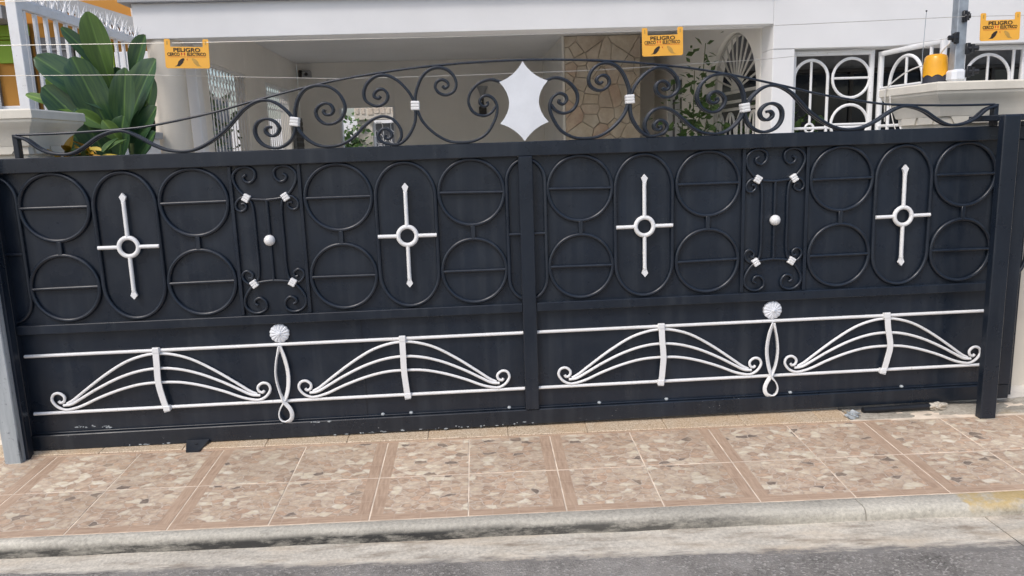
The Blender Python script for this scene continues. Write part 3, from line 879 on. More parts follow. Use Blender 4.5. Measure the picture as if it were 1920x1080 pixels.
# concave-sided plate in the middle
def arc_side(p, q, sag, n=8):
    p, q = Vector((p[0], 0, p[1])), Vector((q[0], 0, q[1]))
    d = (q-p); nrm = Vector((-d.z, 0, d.x)).normalized()
    return [((p + d*t + nrm*sag*4*t*(1-t)).x, (p + d*t + nrm*sag*4*t*(1-t)).z) for t in [i/n for i in range(n)]]
TOPP, RU, RD, BOT, LD, LU = (0.0, 1.938), (0.122, 1.842), (0.122, 1.642), (0.0, 1.552), (-0.120, 1.640), (-0.118, 1.842)
poly = arc_side(TOPP, RU, -0.015) + arc_side(RU, RD, -0.047) + arc_side(RD, BOT, -0.013) + arc_side(BOT, LD, -0.013) + arc_side(LD, LU, -0.047) + arc_side(LU, TOPP, -0.015)
bm = prism(BM(), poly, -0.024, -0.019)
obj('crest_plate', bm, M['plate'], gate, smooth=None)

# guide posts
p = thing('gate_post', 'charcoal steel gate post standing in front of the gate, right end', 'post', (2.40, -0.155, 0.02), 'gate guide posts')
obj('shaft', box(BM(), 2.372, 2.458, -0.200, -0.155, 0.019, 1.600, 0.004), GP, p)
obj('base_plate', box(BM(), 2.360, 2.470, -0.210, -0.148, 0.008, 0.0188, 0.002), M['rough_cement'], p)
obj('top_bracket', box(BM(), 2.385, 2.70, -0.1548, 0.10, 1.575, 1.604, 0.003), GP, p)
p = thing('rear_post', 'charcoal box post behind the right end of the gate against the cream pillar', 'post', (2.66, 0.10, 0.02))
obj('shaft', box(BM(), 2.600, 2.668, 0.060, 0.145, 0.03, 1.572, 0.004), GP, p)
obj('flange', box(BM(), 2.6685, 2.752, 0.090, 0.145, 0.032, 1.572, 0.003), GP, p)
p = thing('end_post', 'weathered grey steel post with flaking paint at the gate left end', 'post', (-2.625, -0.105, 0.03), 'gate guide posts')
o = obj('shaft', box(BM(), -2.668, -2.586, -0.138, -0.055, 0.036, 1.55, 0.004), M['weathered'], p)
bm = box(BM(), -2.5855, -2.570, -0.10, -0.05, 0.036, 1.55, 0.002)
obj('side_strip', bm, GP, p)

# black pipe and crumpled plastic under the latch end
p = tag(obj('pipe', tube(BM(), catmull([(1.80, -0.060, 0.052), (1.90, -0.055, 0.050), (2.05, -0.05, 0.050), (2.18, -0.052, 0.052)], 5), 0.016, 12), M['rubber'], smooth=60), 'short black pipe lying under the right end of the gate', 'pipe')
bm = BM(); bmesh.ops.create_icosphere(bm, subdivisions=3, radius=1)
for v in bm.verts:
    k = 1 + 0.35*math.sin(v.co.x*7+v.co.z*5)*math.sin(v.co.y*9) + rnd.uniform(-.12, .12)
    v.co = Vector((v.co.x*0.050*k, v.co.y*0.022*k, v.co.z*0.019*k))
o = tag(obj('cement_lump', bm, M['gutter'], wloc=(2.225, -0.055, 0.050), smooth=20), 'pale crumbled cement lump at the end of the black pipe', 'rubble')
bm = BM(); bmesh.ops.create_icosphere(bm, subdivisions=3, radius=1)
for v in bm.verts:
    k = 1 + 0.3*math.sin(v.co.x*6+v.co.z*8) + rnd.uniform(-.08, .08)
    v.co = Vector((v.co.x*0.038*k, v.co.y*0.014*k, v.co.z*0.026*k))
tag(obj('plastic_scrap', bm, M['weathered'], wloc=(1.715, -0.108, 0.046), smooth=25), 'crumpled grey plastic scrap stuck at the granite sill end', 'scrap')

# ================================================================== PILLARS, WALLS AND FENCE
CAP = [(0.13, 1.48), (0.11, 1.48), (0.11, 1.525), (0.095, 1.53), (0.095, 1.565), (0.082, 1.57), (0.082, 1.605), (0.070, 1.612), (0.062, 1.640), (0.052, 1.670), (0.035, 1.700), (0.012, 1.725), (0.008, 1.732), (0.008, 1.740), (0.0, 1.745), (0.0, 1.783), (0.006, 1.790)]
def pillar(label, x0, x1, y0, y1, seam):
    p = thing('gate_pillar', label, 'pillar', ((x0+x1)/2, (y0+y1)/2, 0), 'stone capped pillars beside the gate')
    obj('shaft', box(BM(), x0+0.13, x1-0.13, y0+0.13, y1-0.13, -0.1, 1.482, 0.008), M['cream'], p)
    c = obj('cap', square_stack(BM(), x0, x1, y0, y1, CAP), M['capstone'], p, smooth=40)
    # raised trapezoid blocks under the cove, front and driveway faces
    zz = (1.572, 1.612)
    wd = x1-x0-0.2
    nb = max(2, int(wd/0.24))
    for i in range(nb):
        bx = x0 + 0.10 + wd*(i+0.5)/nb
        h = wd/nb*0.40
        obj('relief_block', prism(BM(), [(bx-h, zz[1]), (bx+h, zz[1]), (bx+h*0.8, zz[0]), (bx-h*0.8, zz[0])], y0+0.072, y0+0.095), M['capstone'], c, smooth=None)
    for i in range(2):
        yy = y0 + 0.12 + (y1-y0-0.24)*(i+0.5)/2
        h = 0.075
        bm = BM()
        side = x0+0.082 if seam > 0 else x1-0.082
        a = [(yy-h, zz[1]), (yy+h, zz[1]), (yy+h*0.8, zz[0]), (yy-h*0.8, zz[0])]
        f0 = [bm.verts.new((side-0.010*seam, y, z)) for y, z in a]; f1 = [bm.verts.new((side+0.012*seam, y, z)) for y, z in a]
        bm.faces.new(f0); bm.faces.new(f1[::-1])
        for k in range(4):
            bm.faces.new((f0[k], f1[k], f1[(k+1) % 4], f0[(k+1) % 4]))
        obj('relief_block', bm, M['capstone'], c, smooth=None)
    return p
pillar('cream pillar with stepped cast stone cap carrying the amber beacon', 2.205, 3.35, 0.105, 0.68, 1)
pillar('cream pillar with stepped stone cap below the white fence', -3.30, -2.425, 0.105, 0.66, -1)
tag(obj('boundary_wall', box(BM(), 3.2205, 7.0, 0.24, 0.50, -0.1, 1.55, 0.01), M['cream']), 'cream boundary wall running right from the beacon pillar', 'wall')
tag(obj('boundary_wall', box(BM(), -7.0, -3.1705, 0.24, 0.50, -0.1, 1.55, 0.01), M['stucco']), 'white front wall running left from the gate pillar', 'wall')
FX = -3.28
sw = thing('side_wall', 'white side wall with grey coping under the spiked picket fence', 'wall', (FX, 2.3, 0))
obj('wall', box(BM(), FX-0.085, FX+0.085, 0.665, 3.79, -0.1, 1.70, 0.006), M['stucco'], sw)
obj('coping', box(BM(), FX-0.12, FX+0.12, 0.664, 3.795, 1.7003, 1.765, 0.006), M['roofslab'], sw)

f = thing('picket_fence', 'white iron picket fence with spiked top behind the large green plant', 'fence', (FX, 1.7, 1.765))
obj('corner_post', box(BM(), FX-0.030, FX+0.040, 1.67, 1.74, 1.7655, 2.85, 0.004), M['white'], f)
obj('upper_rail', box(BM(), FX-0.024, FX+0.024, 1.7405, 3.78, 2.555, 2.612, 0.003), M['white'], f)
obj('lower_rail', box(BM(), FX-0.018, FX+0.018, 1.7405, 3.78, 1.80, 1.83, 0.003), M['white'], f)
pk = to_mesh('picket', box(BM(), -0.011, 0.011, -0.016, 0.016, 1.8305, 2.5545, 0.002), M['white'], 40)
def spike_mesh():
    bm = BM()
    for k in range(6):
        a = k*1.05+0.3; tilt = 0.5 if k else 0.05
        d = Vector((math.cos(a)*math.sin(tilt), math.sin(a)*math.sin(tilt), math.cos(tilt)))
        b = Vector((0, 0.019*(k-2.5), 0.0))
        tube(bm, [b, b + d*0.07, b + d*0.135], 0.0105, 5, ref=Vector((0.3, 0.8, 0.1)), taper=lambda t: 1 - 0.93*t)
    box(bm, -0.016, 0.016, -0.072, 0.072, 0.0002, 0.016, 0.002)
    return to_mesh('spike_cluster', bm, M['white'], 40)
sp = spike_mesh()
for i in range(14):
    y = 1.82 + i*0.145
    inst('picket', pk, f, (FX, y, 0))
    o = inst('spike_cluster', sp, f, (FX, y, 2.6122))
    o.rotation_euler = (0, 0, rnd.choice((0, math.pi)) + rnd.uniform(-.15, .15))
    o.scale = (1, 1, rnd.uniform(0.85, 1.25))
f = thing('front_fence', 'white iron fence section left of the thick corner post', 'fence', (FX-0.5, 1.69, 1.79))
obj('lower_rail', box(BM(), FX-3.2, FX-0.0305, 1.68, 1.73, 1.86, 1.91, 0.003), M['white'], f)
obj('upper_rail', box(BM(), FX-3.2, FX-0.0305, 1.68, 1.73, 2.75, 2.80, 0.003), M['white'], f)
pk2 = to_mesh('picket', box(BM(), -0.019, 0.019, -0.019, 0.019, 1.7655, 2.95, 0.002), M['white'], 40)
for i in range(18):
    inst('picket', pk2, f, (FX-0.17-i*0.16, 1.66, 0))
tag(obj('front_fence_wall', box(BM(), FX-3.2, FX-0.1205, 1.60, 1.76, -0.1, 1.765, 0.006), M['stucco']), 'low white wall carrying the front fence section at far left', 'wall')

# electric fence: pole, wires, signs
pole = thing('fence_pole', 'galvanised electric fence pole with black insulators on the beacon pillar', 'pole', (2.395, 0.25, 1.79))
obj('shaft', box(BM(), 2.368, 2.424, 0.222, 0.278, 1.790, 3.0, 0.004), M['pole'], pole)
obj('mortar_foot', box(BM(), 2.356, 2.436, 0.208, 0.292, 1.7901, 1.865, 0.018), M['plate'], pole)
def insulator(x, z, sx):
    bm = BM()
    tube(bm, [(x, 0.215, z), (x+0.05*sx, 0.20, z)], 0.013, 10, ref=Vector((0, 0, 1)))
    tube(bm, [(x+0.02*sx, 0.205, z-0.022), (x+0.02*sx, 0.205, z+0.022)], 0.010, 8)
    box(bm, x-0.012, x+0.012, 0.205, 0.2215, z-0.03, z+0.03, 0.003)
    obj('insulator', bm, M['insulator'], pole, smooth=40)
insulator(2.40, 2.132, 0.5); insulator(2.362, 2.022, -1.0); insulator(2.43, 1.965, 1.0); insulator(2.44, 1.845, 1.0); insulator(2.40, 2.35, 0.5)
pole2 = thing('fence_pole', 'galvanised electric fence pole on the left pillar', 'pole', (-3.12, 0.30, 1.79))
obj('shaft', box(BM(), -3.148, -3.092, 0.272, 0.328, 1.790, 3.0, 0.004), M['pole'], pole2)
def wire(label, P):
    tag(obj('electric_wire', tube(BM(), [Vector(p) for p in P], 0.0016, 6, ref=Vector((0, 0, 1))), M['wire'], smooth=60), label, 'wire', 'electric fence wires')
YW = 0.205
wire('topmost electric fence wire crossing above the picket fence', [(-3.12, 0.27, 2.325), (-1.9, 0.24, 2.315), (0.3, 0.225, 2.32), (2.41, YW, 2.35), (5.5, YW, 2.37)])
wire('electric fence wire that carries the three orange signs', [(-3.12, 0.27, 2.118), (-1.68, 0.235, 2.098), (-0.4, 0.225, 2.094), (0.76, 0.225, 2.098), (2.41, YW, 2.130), (2.76, YW, 2.128), (5.5, YW, 2.14)])
wire('lowest electric fence wire sagging behind the gate crest', [(-3.12, 0.27, 1.975), (-1.95, 0.25, 1.950), (-1.36, 0.25, 1.922), (-0.92, 0.25, 1.902), (-0.32, 0.25, 1.902), (0.42, 0.25, 1.910), (1.34, 0.24, 1.942), (2.08, 0.22, 1.995), (2.34, 0.205, 2.022)])

def text_mesh(s, size, mat, sx=1.0, bold=0.0):
    cu = bpy.data.curves.new('txt', 'FONT')
    cu.body = s; cu.size = size; cu.align_x = 'CENTER'; cu.offset = bold; cu.extrude = 0.0006
    o = bpy.data.objects.new('txt', cu); C.objects.link(o)
    dg = bpy.context.evaluated_depsgraph_get()
    me = bpy.data.meshes.new_from_object(o.evaluated_get(dg))
    bpy.data.objects.remove(o)
    for v in me.vertices:
        v.co = Vector((v.co.x*sx, -v.co.z, v.co.y))
    me.flip_normals()
    me.materials.clear(); me.materials.append(mat)
    return me
def sign(label, loc, rx, ry, rz):
    t = thing('warning_sign', label, 'sign', loc, 'orange electric fence warning signs')
    t.rotation_euler = (rx, ry, rz)
    # plate with two hanging lugs, built about the wire
    W_, H = 0.108, 0.128
    poly = [(-W_, 0.012), (-W_+0.004, 0.016), (-W_+0.024, 0.016), (-W_+0.029, 0.011), (-W_+0.029, -0.022), (W_-0.029, -0.022), (W_-0.029, 0.011), (W_-0.024, 0.016), (W_-0.004, 0.016), (W_, 0.012), (W_, -H+0.007), (W_-0.007, -H), (-W_+0.007, -H), (-W_, -H+0.007)]
    def put(name, me_or_bm, mat=None, off=(0, 0, 0)):
        o = bpy.data.objects.new(name, to_mesh(name, me_or_bm, mat) if mat else me_or_bm)
        C.objects.link(o); o.parent = t; o.location = off
        return o
    put('plate', prism(BM(), poly, -0.0035, 0.0), M['sign'])
    for s in (-1, 1):
        put('slot', prism(BM(), [(s*(W_-0.0145)-0.003, -0.012), (s*(W_-0.0145)+0.003, -0.012), (s*(W_-0.0145)+0.003, 0.006), (s*(W_-0.0145)-0.003, 0.006)], -0.0042, -0.003), M['paleink'])
    put('lettering', text_mesh('PELIGRO', 0.0265, M['ink'], 1.28, 0.0006), off=(0, -0.0042, -0.0465))
    put('lettering', text_mesh('CERCO', 0.0225, M['ink'], 0.80, 0.0005), off=(-0.066, -0.0042, -0.0665))
    put('lettering', text_mesh('ELECTRICO', 0.0225, M['ink'], 0.80, 0.0005), off=(0.046, -0.0042, -0.0665))
    bolt = [(-0.002, 0.012), (0.003, 0.012), (0.0012, 0.006), (0.004, 0.006), (-0.0025, -0.004), (-0.0006, 0.003), (-0.0036, 0.003)]
    for x in (-0.0265, -0.0125):
        put('lightning_bolt', prism(BM(), [(x+a, -0.0632+b) for a, b in bolt], -0.0046, -0.003), M['redink'])
    put('underline', prism(BM(), [(-0.092, -0.0725), (0.092, -0.0725), (0.092, -0.0711), (-0.092, -0.0711)], -0.0043, -0.003), M['redink'])
    hand = [(-0.062, -0.119), (-0.052, -0.113), (-0.047, -0.104), (-0.045, -0.096), (-0.036, -0.086), (-0.028, -0.081), (-0.020, -0.078), (-0.0145, -0.080), (-0.015, -0.087), (-0.021, -0.094), (-0.020, -0.097), (-0.026, -0.105), (-0.034, -0.113), (-0.041, -0.118), (-0.048, -0.117)]
    put('hand_print', prism(BM(), hand, -0.0046, -0.003), M['ink'])
    put('hand_print', prism(BM(), [(0.008-x*0.98, z) for x, z in hand][::-1], -0.0044, -0.003), M['paleink'])
    put('spark', prism(BM(), [(-0.004, -0.082), (0.002, -0.080), (0.0, -0.086), (0.004, -0.091), (-0.002, -0.088)], -0.0044, -0.003), M['redink'])
sign('orange PELIGRO warning sign hanging below the beam beside the round column', (-1.684, 0.232, 2.100), R(-2), R(1.6), R(3))
sign('orange PELIGRO warning sign hanging in front of the flagstone pier', (0.760, 0.222, 2.098), R(-2), R(-0.5), R(-2))
sign('orange PELIGRO warning sign hanging to the right of the fence pole', (2.590, 0.202, 2.129), R(-2), R(-0.5), R(-2))

# amber beacon
b = thing('beacon_lamp', 'amber gate beacon on black base on top of the right pillar', 'beacon', (2.335, 0.34, 1.79))
obj('base', lathe(BM(), [(0.062, 0), (0.066, 0.003), (0.064, 0.050), (0.060, 0.052)], 0, 0, 28), M['beaconbase'], b, wloc=(2.335, 0.34, 1.7905), smooth=40)
bm = BM()
n = 48
rows = []
for r_, z in ((0.0665, 0.0), (0.066, 0.02), (0.062, 0.075), (0.058, 0.105), (0.050, 0.118), (0.030, 0.125), (0.001, 0.127)):
    row = []
    for i in range(n):
        a = 2*math.pi*i/n
        zz = z + (0.012*abs(math.sin(4*a)) if z == 0.0 else 0)
        row.append(bm.verts.new((r_*math.cos(a), r_*math.sin(a), zz)))
    rows.append(row)
for A, B in zip(rows, rows[1:]):
    for j in range(n):
        bm.faces.new((A[j], A[(j+1) % n], B[(j+1) % n], B[j]))
obj('lens', bm, M['beacon'], b, wloc=(2.335, 0.34, 1.828), smooth=40)
obj('antenna', tube(BM(), [(2.262, 0.34, 1.80), (2.255, 0.34, 1.95), (2.262, 0.34, 2.18)], 0.0018, 6), M['pole'], b)
bm = BM(); bmesh.ops.create_uvsphere(bm, u_segments=8, v_segments=6, radius=0.005)
obj('antenna_tip', bm, M['insulator'], b, wloc=(2.262, 0.34, 2.183))
def cable(label, P, r=0.0042):
    tag(obj('cable', tube(BM(), catmull(P, 6), r, 8, ref=Vector((0.2, 0.9, 0.1))), M['cable'], smooth=60), label, 'cable', 'white cables around the beacon')
cable('white cable arching from the pillar edge to the amber beacon', [(2.215, 0.62, 1.60), (2.198, 0.60, 1.75), (2.20, 0.58, 1.797), (2.24, 0.50, 1.86), (2.27, 0.42, 1.89), (2.285, 0.36, 1.895)])
cable('white cable looping from the beacon up to the fence pole', [(2.352, 0.33, 1.955), (2.36, 0.30, 1.985), (2.375, 0.29, 2.005), (2.392, 0.28, 2.015)])
cable('thin white cable hanging down the driveway side of the pillar cap', [(2.20, 0.55, 1.745), (2.195, 0.53, 1.68), (2.198, 0.50, 1.60), (2.21, 0.46, 1.50)], 0.003)

# ================================================================== THE HOUSE
house = thing('house', 'white house with an open carport and grilled porch behind the gate', 'house', (0, 3.8, 0))
ST, IN = M['stucco'], M['interior']
def hp(name, x0, x1, y0, y1, z0, z1, mat, bev=0.004, parent=None):
    return obj(name, box(BM(), x0, x1, y0, y1, z0, z1, bev), mat, parent or house, smooth=None)
hp('carport_beam', -3.32, 2.8078, 3.80, 4.10, 2.625, 2.945, ST)
hp('roof_edge', -3.42, 2.8078, 3.74, 4.10, 2.9455, 3.25, M['roofslab'])
hp('porch_fascia', 2.81, 8.0, 3.80, 4.10, 2.385, 3.60, ST)
hp('roof_slab', -3.30, 8.0, 4.101, 10.4, 3.051, 3.249, M['ceiling'])
hp('ledge_line', 2.8105, 8.0, 3.782, 3.7995, 3.12, 3.16, M['roofslab'], 0.002)
# front column: round shaft with square block
c = obj('column', lathe(BM(), [(0.175, 0.04), (0.175, 0.16), (0.168, 0.18), (0.166, 1.4), (0.158, 2.6248)], -3.115, 3.97, 40), M['cream'], house, smooth=40)
# left side wall with two grilled openings
hp('side_wall', -3.25, -3.10, 4.25, 5.15, 0.04, 3.05, IN)
hp('side_wall', -3.25, -3.10, 6.72, 7.77, 0.04, 3.05, IN)
hp('side_wall', -3.25, -3.10, 9.27, 10.10, 0.04, 3.05, IN)
for y0, y1 in ((5.1502, 6.7198), (7.7702, 9.2698)):
    hp('lintel', -3.25, -3.10, y0, y1, 2.56, 3.05, IN)
    hp('parapet', -3.25, -3.10, y0, y1, 0.04, 0.55, IN)
hp('front_pilaster', -3.10, -2.94, 4.26, 4.42, 0.04, 3.0505, ST, 0.006)
# back wall with a doorway
hp('back_wall', -3.10, -2.425, 10.101, 10.25, 0.04, 3.05, IN)
hp('back_wall', -1.446, 1.23, 10.101, 10.25, 0.04, 3.05, IN)
hp('door_lintel', -2.4248, -1.4462, 10.101, 10.25, 2.275, 3.05, IN)
hp('door_frame', -2.4248, -2.385, 10.09, 10.26, 0.04, 2.2748, ST)
hp('door_frame', -1.486, -1.4462, 10.09, 10.26, 0.04, 2.2748, ST)
# flagstone pier, return wall, right side wall with arched grille and louvred window
pier = hp('flagstone_pier', 1.23, 2.34, 7.50, 10.25, 0.04, 3.05, M['mortar'])
hp('pier_edge', 1.195, 1.2298, 7.50, 10.1, 0.04, 3.05, IN)
hp('return_wall', 2.3402, 2.80, 8.50, 8.62, 0.04, 3.05, IN)
def clip(poly, px, py, nx, ny):
    out = []
    for i in range(len(poly)):
        a, b_ = poly[i], poly[(i+1) % len(poly)]
        da = (a[0]-px)*nx + (a[1]-py)*ny; db = (b_[0]-px)*nx + (b_[1]-py)*ny
        if da <= 0:
            out.append(a)
        if da*db < 0:
            t = da/(da-db)
            out.append((a[0]+t*(b_[0]-a[0]), a[1]+t*(b_[1]-a[1])))
    return out
sx0, sx1, sz0, sz1 = 1.235, 2.335, 0.06, 3.04
seeds = []
while len(seeds) < 84:
    q = (rnd.uniform(sx0, sx1), rnd.uniform(sz0, sz1))
    if all((q[0]-s[0])**2 + (q[1]-s[1])**2 > 0.135**2 for s in seeds) or rnd.random() < 0.012:
        seeds.append(q)
for i, s in enumerate(seeds):
    poly = [(sx0, sz0), (sx1, sz0), (sx1, sz1), (sx0, sz1)]
    for j, q in enumerate(seeds):
        if i == j: continue
        dx, dy = q[0]-s[0], q[1]-s[1]
        L = math.hypot(dx, dy)
        if L > 1.0: continue
        gap = rnd.uniform(0.002, 0.006)
        poly = clip(poly, (s[0]+q[0])/2 - dx/L*gap, (s[1]+q[1])/2 - dy/L*gap, dx/L, dy/L)
        if len(poly) < 3: break
    if len(poly) < 3: continue
    th = rnd.uniform(0.012, 0.03)
    th2 = rnd.uniform(-.004, .004)
    bm = prism(BM(), poly, 7.4998-th, 7.4998)
    for v in bm.verts:
        if v.co.y < 7.4995: v.co.y += (v.co.x-s[0])*rnd.uniform(-.05, .05)
    fr = [f for f in bm.faces if all(v.co.y < 7.4998-th/2 for v in f.verts)]
    bmesh.ops.bevel(bm, geom=[e for f in fr for e in f.edges], offset=0.006, segments=1, affect='EDGES')
    obj('flagstone', bm, M['stone'], pier, smooth=None)
# right wall around the arch (x = 2.80) : built as a prism in the YZ plane with an arched hole
def yz_prism(poly, x0, x1):
    bm = BM()
    a = [bm.verts.new((x0, y, z)) for y, z in poly]; b_ = [bm.verts.new((x1, y, z)) for y, z in poly]
    n = len(poly)
    bm.faces.new(a); bm.faces.new(b_[::-1])
    for i in range(n):
        bm.faces.new((a[i], b_[i], b_[(i+1) % n], a[(i+1) % n]))
    bmesh.ops.triangulate(bm, faces=[f for f in bm.faces if len(f.verts) > 4])
    return bm
AY, AH, ASP, AR = 4.955, 0.755, 2.06, 0.64
arch = [(AY + AH*math.cos(math.pi*i/24), ASP + AR*math.sin(math.pi*i/24)) for i in range(25)]
bm = BM()
cols = [(4.101, 0.04)] + [(y, z) for y, z in arch[::-1]] + [(6.95, 0.04)]
def wcol(x):
    lo = [bm.verts.new((x, 4.101, 0.04)), bm.verts.new((x, AY-AH, 0.04))] + [bm.verts.new((x, y, z)) for y, z in arch[::-1]] + [bm.verts.new((x, AY+AH, 0.04)), bm.verts.new((x, 6.95, 0.04))]
    ys = [4.101, AY-AH] + [y for y, z in arch[::-1]] + [AY+AH, 6.95]
    hi = [bm.verts.new((x, y, 3.05)) for y in (4.101, *[y for y, z in arch[::-1]], 6.95)]
    A = lo[2:-2]
    bm.faces.new((lo[0], lo[1], A[0], hi[1], hi[0]))
    for i in range(len(A)-1):
        bm.faces.new((A[i], A[i+1], hi[i+2], hi[i+1]))
    bm.faces.new((A[-1], lo[-2], lo[-1], hi[-1], hi[-2]))
    return lo, hi
(l0, h0), (l1, h1) = wcol(2.80), wcol(2.95)
for L0, L1 in ((l0, l1), (h0, h1)):
    for i in range(len(L0)-1):
        bm.faces.new((L0[i], L0[i+1], L1[i+1], L1[i]))
for k in (0, -1):
    bm.faces.new((l0[k], h0[k], h1[k], l1[k]))
obj('right_wall', bm, IN, house, smooth=None)
hp('right_wall', 2.80, 2.95, 6.9502, 7.75, 0.04, 0.95, IN)
hp('right_wall', 2.80, 2.95, 6.9502, 7.75, 2.42, 3.05, IN)
hp('right_wall', 2.80, 2.95, 7.7502, 8.62, 0.04, 3.05, IN)
hp('corner_pillar', 2.81, 3.035, 3.806, 4.0995, 0.04, 2.3845, ST, 0.006)
# louvred window in the right wall
wn = thing('louvred_window', 'small dark louvred window in the carport side wall left of the fan grille', 'window', (2.85, 7.35, 0.95))
obj('pane', box(BM(), 2.88, 2.90, 6.99, 7.71, 0.99, 2.38, 0.001), M['glass'], wn)
for y0, y1, z0, z1 in ((6.951, 6.99, 0.951, 2.419), (7.71, 7.749, 0.951, 2.419), (6.9902, 7.7098, 0.951, 0.99), (6.9902, 7.7098, 2.38, 2.419), (7.33, 7.37, 0.9902, 2.3798)):
    obj('frame', box(BM(), 2.82, 2.93, y0, y1, z0, z1, 0.002), ST, wn)
for i in range(6):
    z = 1.12 + i*0.2
    for ya, yb in ((6.9905, 7.3295), (7.3705, 7.7095)):
        obj('louvre', box(BM(), 2.83, 2.87, ya, yb, z, z+0.045, 0.002), ST, wn)

# arched fan grille
fg = thing('fan_grille', 'pale arched iron grille with fan spokes, shade painted into its colour, beside the leafy shrub', 'grille', (2.86, AY, 0.04))
gx = 2.86
def yzt(bm, P, r, n=8, closed=False):
    return tube(bm, [Vector((gx, y, z)) for y, z in P], r, n, closed, ref=Vector((1, 0, 0)))
IRON = M['white']
obj('arch_rail', yzt(BM(), [(AY + (AH-0.03)*math.cos(math.pi*i/24), ASP + 0.02 + (AR-0.04)*math.sin(math.pi*i/24)) for i in range(25)], 0.017), M['shaded_iron'], fg)
obj('hub', yz_prism([(AY + 0.15*math.cos(math.pi*i/12), ASP+0.012 + 0.13*math.sin(math.pi*i/12)) for i in range(13)], gx-0.012, gx+0.012), M['shaded_iron'], fg)
for k in range(1, 12):
    a = math.pi*k/12
    obj('spoke', yzt(BM(), [(AY + 0.13*math.cos(a), ASP+0.02 + 0.11*math.sin(a)), (AY + (AH-0.03)*math.cos(a), ASP+0.02 + (AR-0.04)*math.sin(a))], 0.012), M['shaded_iron'], fg)
for z in (2.052, 1.945, 1.86, 0.10):
    obj('cross_rail', box(BM(), gx-0.016, gx+0.016, AY-AH+0.012, AY+AH-0.012, z-0.016, z+0.016, 0.003), M['shaded_iron'], fg)
for s in (-1, 1):
    obj('jamb', box(BM(), gx-0.018, gx+0.018, AY+s*(AH-0.03)-0.018, AY+s*(AH-0.03)+0.018, 0.045, 1.843, 0.003), M['shaded_iron'], fg)
for k in range(4):
    yc = AY - 0.55 + k*0.367
    hw = 0.15
    for zc, up_ in ((1.60, 1), (1.28, -1)):
        obj('hoop', yzt(BM(), [(yc + hw*math.cos(math.pi*i/16), zc + up_*0.22*math.sin(math.pi*i/16)) for i in range(17)], 0.014), M['shaded_iron'], fg)
    for s in (-1, 0, 1):
        obj('upright', yzt(BM(), [(yc+s*hw, 0.117), (yc+s*hw, 1.60 if s else 1.82)], 0.012), M['shaded_iron'], fg)

# porch interior
hp('porch_back_wall', 2.951, 8.0, 6.60, 6.75, 0.04, 3.05, M['greywall'])
pg = thing('porch_window', 'dark glazed porch front in shade behind the white ring grilles', 'window', (4.5, 6.55, 0.04))
obj('pane', box(BM(), 3.05, 7.8, 6.555, 6.575, 0.3, 2.34, 0.001), M['glass'], pg)
for x in (3.03, 4.0, 5.0, 6.0, 7.0):
    obj('frame', box(BM(), x, x+0.05, 6.53, 6.598, 0.05, 2.36, 0.003), M['darkwood'], pg)
obj('frame', box(BM(), 3.0305, 7.8, 6.525, 6.597, 2.3603, 2.41, 0.003), M['darkwood'], pg)
obj('frame', box(BM(), 3.0305, 7.8, 6.525, 6.597, 0.2, 0.2998, 0.003), M['darkwood'], pg)

def porch_panel(label, o, ax, W_, zt, pieces, group='white porch grille panels'):
    """grille in the vertical plane through o along unit vector ax"""
    t = thing('porch_grille', label, 'grille', (o[0], o[1], 0.04), group)
    ax = Vector((ax[0], ax[1], 0)); nrm = Vector((-ax.y, ax.x, 0))
    P = lambda a, z, d=0.0: Vector((o[0], o[1], 0)) + ax*a + nrm*d + Vector((0, 0, z))
    def bar(name, pts, r=0.017, n=8, closed=False, prof=None):
        bm = BM()
        sweep(bm, [P(a, z) for a, z in pts], prof or circ(r, n), closed, ref=nrm)
        return obj(name, bm, IRON, t, smooth=50)
    sq = rect(0.022, 0.022, 0.15)
    bar('stile', [(0.022, 0.05), (0.022, zt)], prof=sq); bar('stile', [(W_-0.022, 0.05), (W_-0.022, zt)], prof=sq)
    bar('rail', [(0.045, zt-0.022), (W_-0.045, zt-0.022)], prof=sq); bar('rail', [(0.045, 1.605), (W_-0.045, 1.605)], 0.014)
    bar('rail', [(0.045, 0.12), (W_-0.045, 0.12)], prof=sq)
    for kind, a, hw in pieces:
        n = 28
        if kind == 'arch':
            bar('arch', [(a+hw*math.cos(math.pi*i/n), zt-0.085-hw + hw*math.sin(math.pi*i/n)) for i in range(n+1)], 0.016)
            for s in (-1, 1):
                bar('upright', [(a+s*hw, 0.143), (a+s*hw, zt-0.085-hw)], 0.016)
            bar('upright', [(a, 1.66), (a, zt-0.095)], 0.013)
            bar('small_ring', [(a+0.045*math.cos(2*math.pi*i/20), 1.605+0.045*math.sin(2*math.pi*i/20)) for i in range(20)], 0.012, 8, True)
            bar('upright', [(a, 0.143), (a, 1.555)], 0.013)
        elif kind == 'ring':
            for zc in (zt-0.075-hw, zt-0.075-hw-0.46, zt-0.075-hw-0.92, zt-0.075-hw-1.38):
                o_ = bar('ring', [(a+hw*math.cos(2*math.pi*i/n), zc+hw*math.sin(2*math.pi*i/n)) for i in range(n)], 0.015, 8, True)
                bar('bar', [(a-hw, zc), (a+hw, zc)], 0.012)
        elif kind == 'bar':
            bar('upright', [(a, 0.143), (a, zt-0.045)], 0.016)
        elif kind == 'rail':
            bar('rail', [(0.045, a), (W_-0.045, a)], 0.013)
    return t
porch_panel('white ring and arch porch grille next to the white corner pillar', (3.055, 3.93), (1, 0), 0.86, 2.365, [('arch', 0.21, 0.175), ('ring', 0.63, 0.195)])
porch_panel('white porch gate leaf swung open behind the amber beacon', (3.965, 3.90), (0.03, -1), 1.02, 2.34, [('arch', 0.46, 0.27), ('bar', 0.83, 0), ('rail', 1.98, 0)])
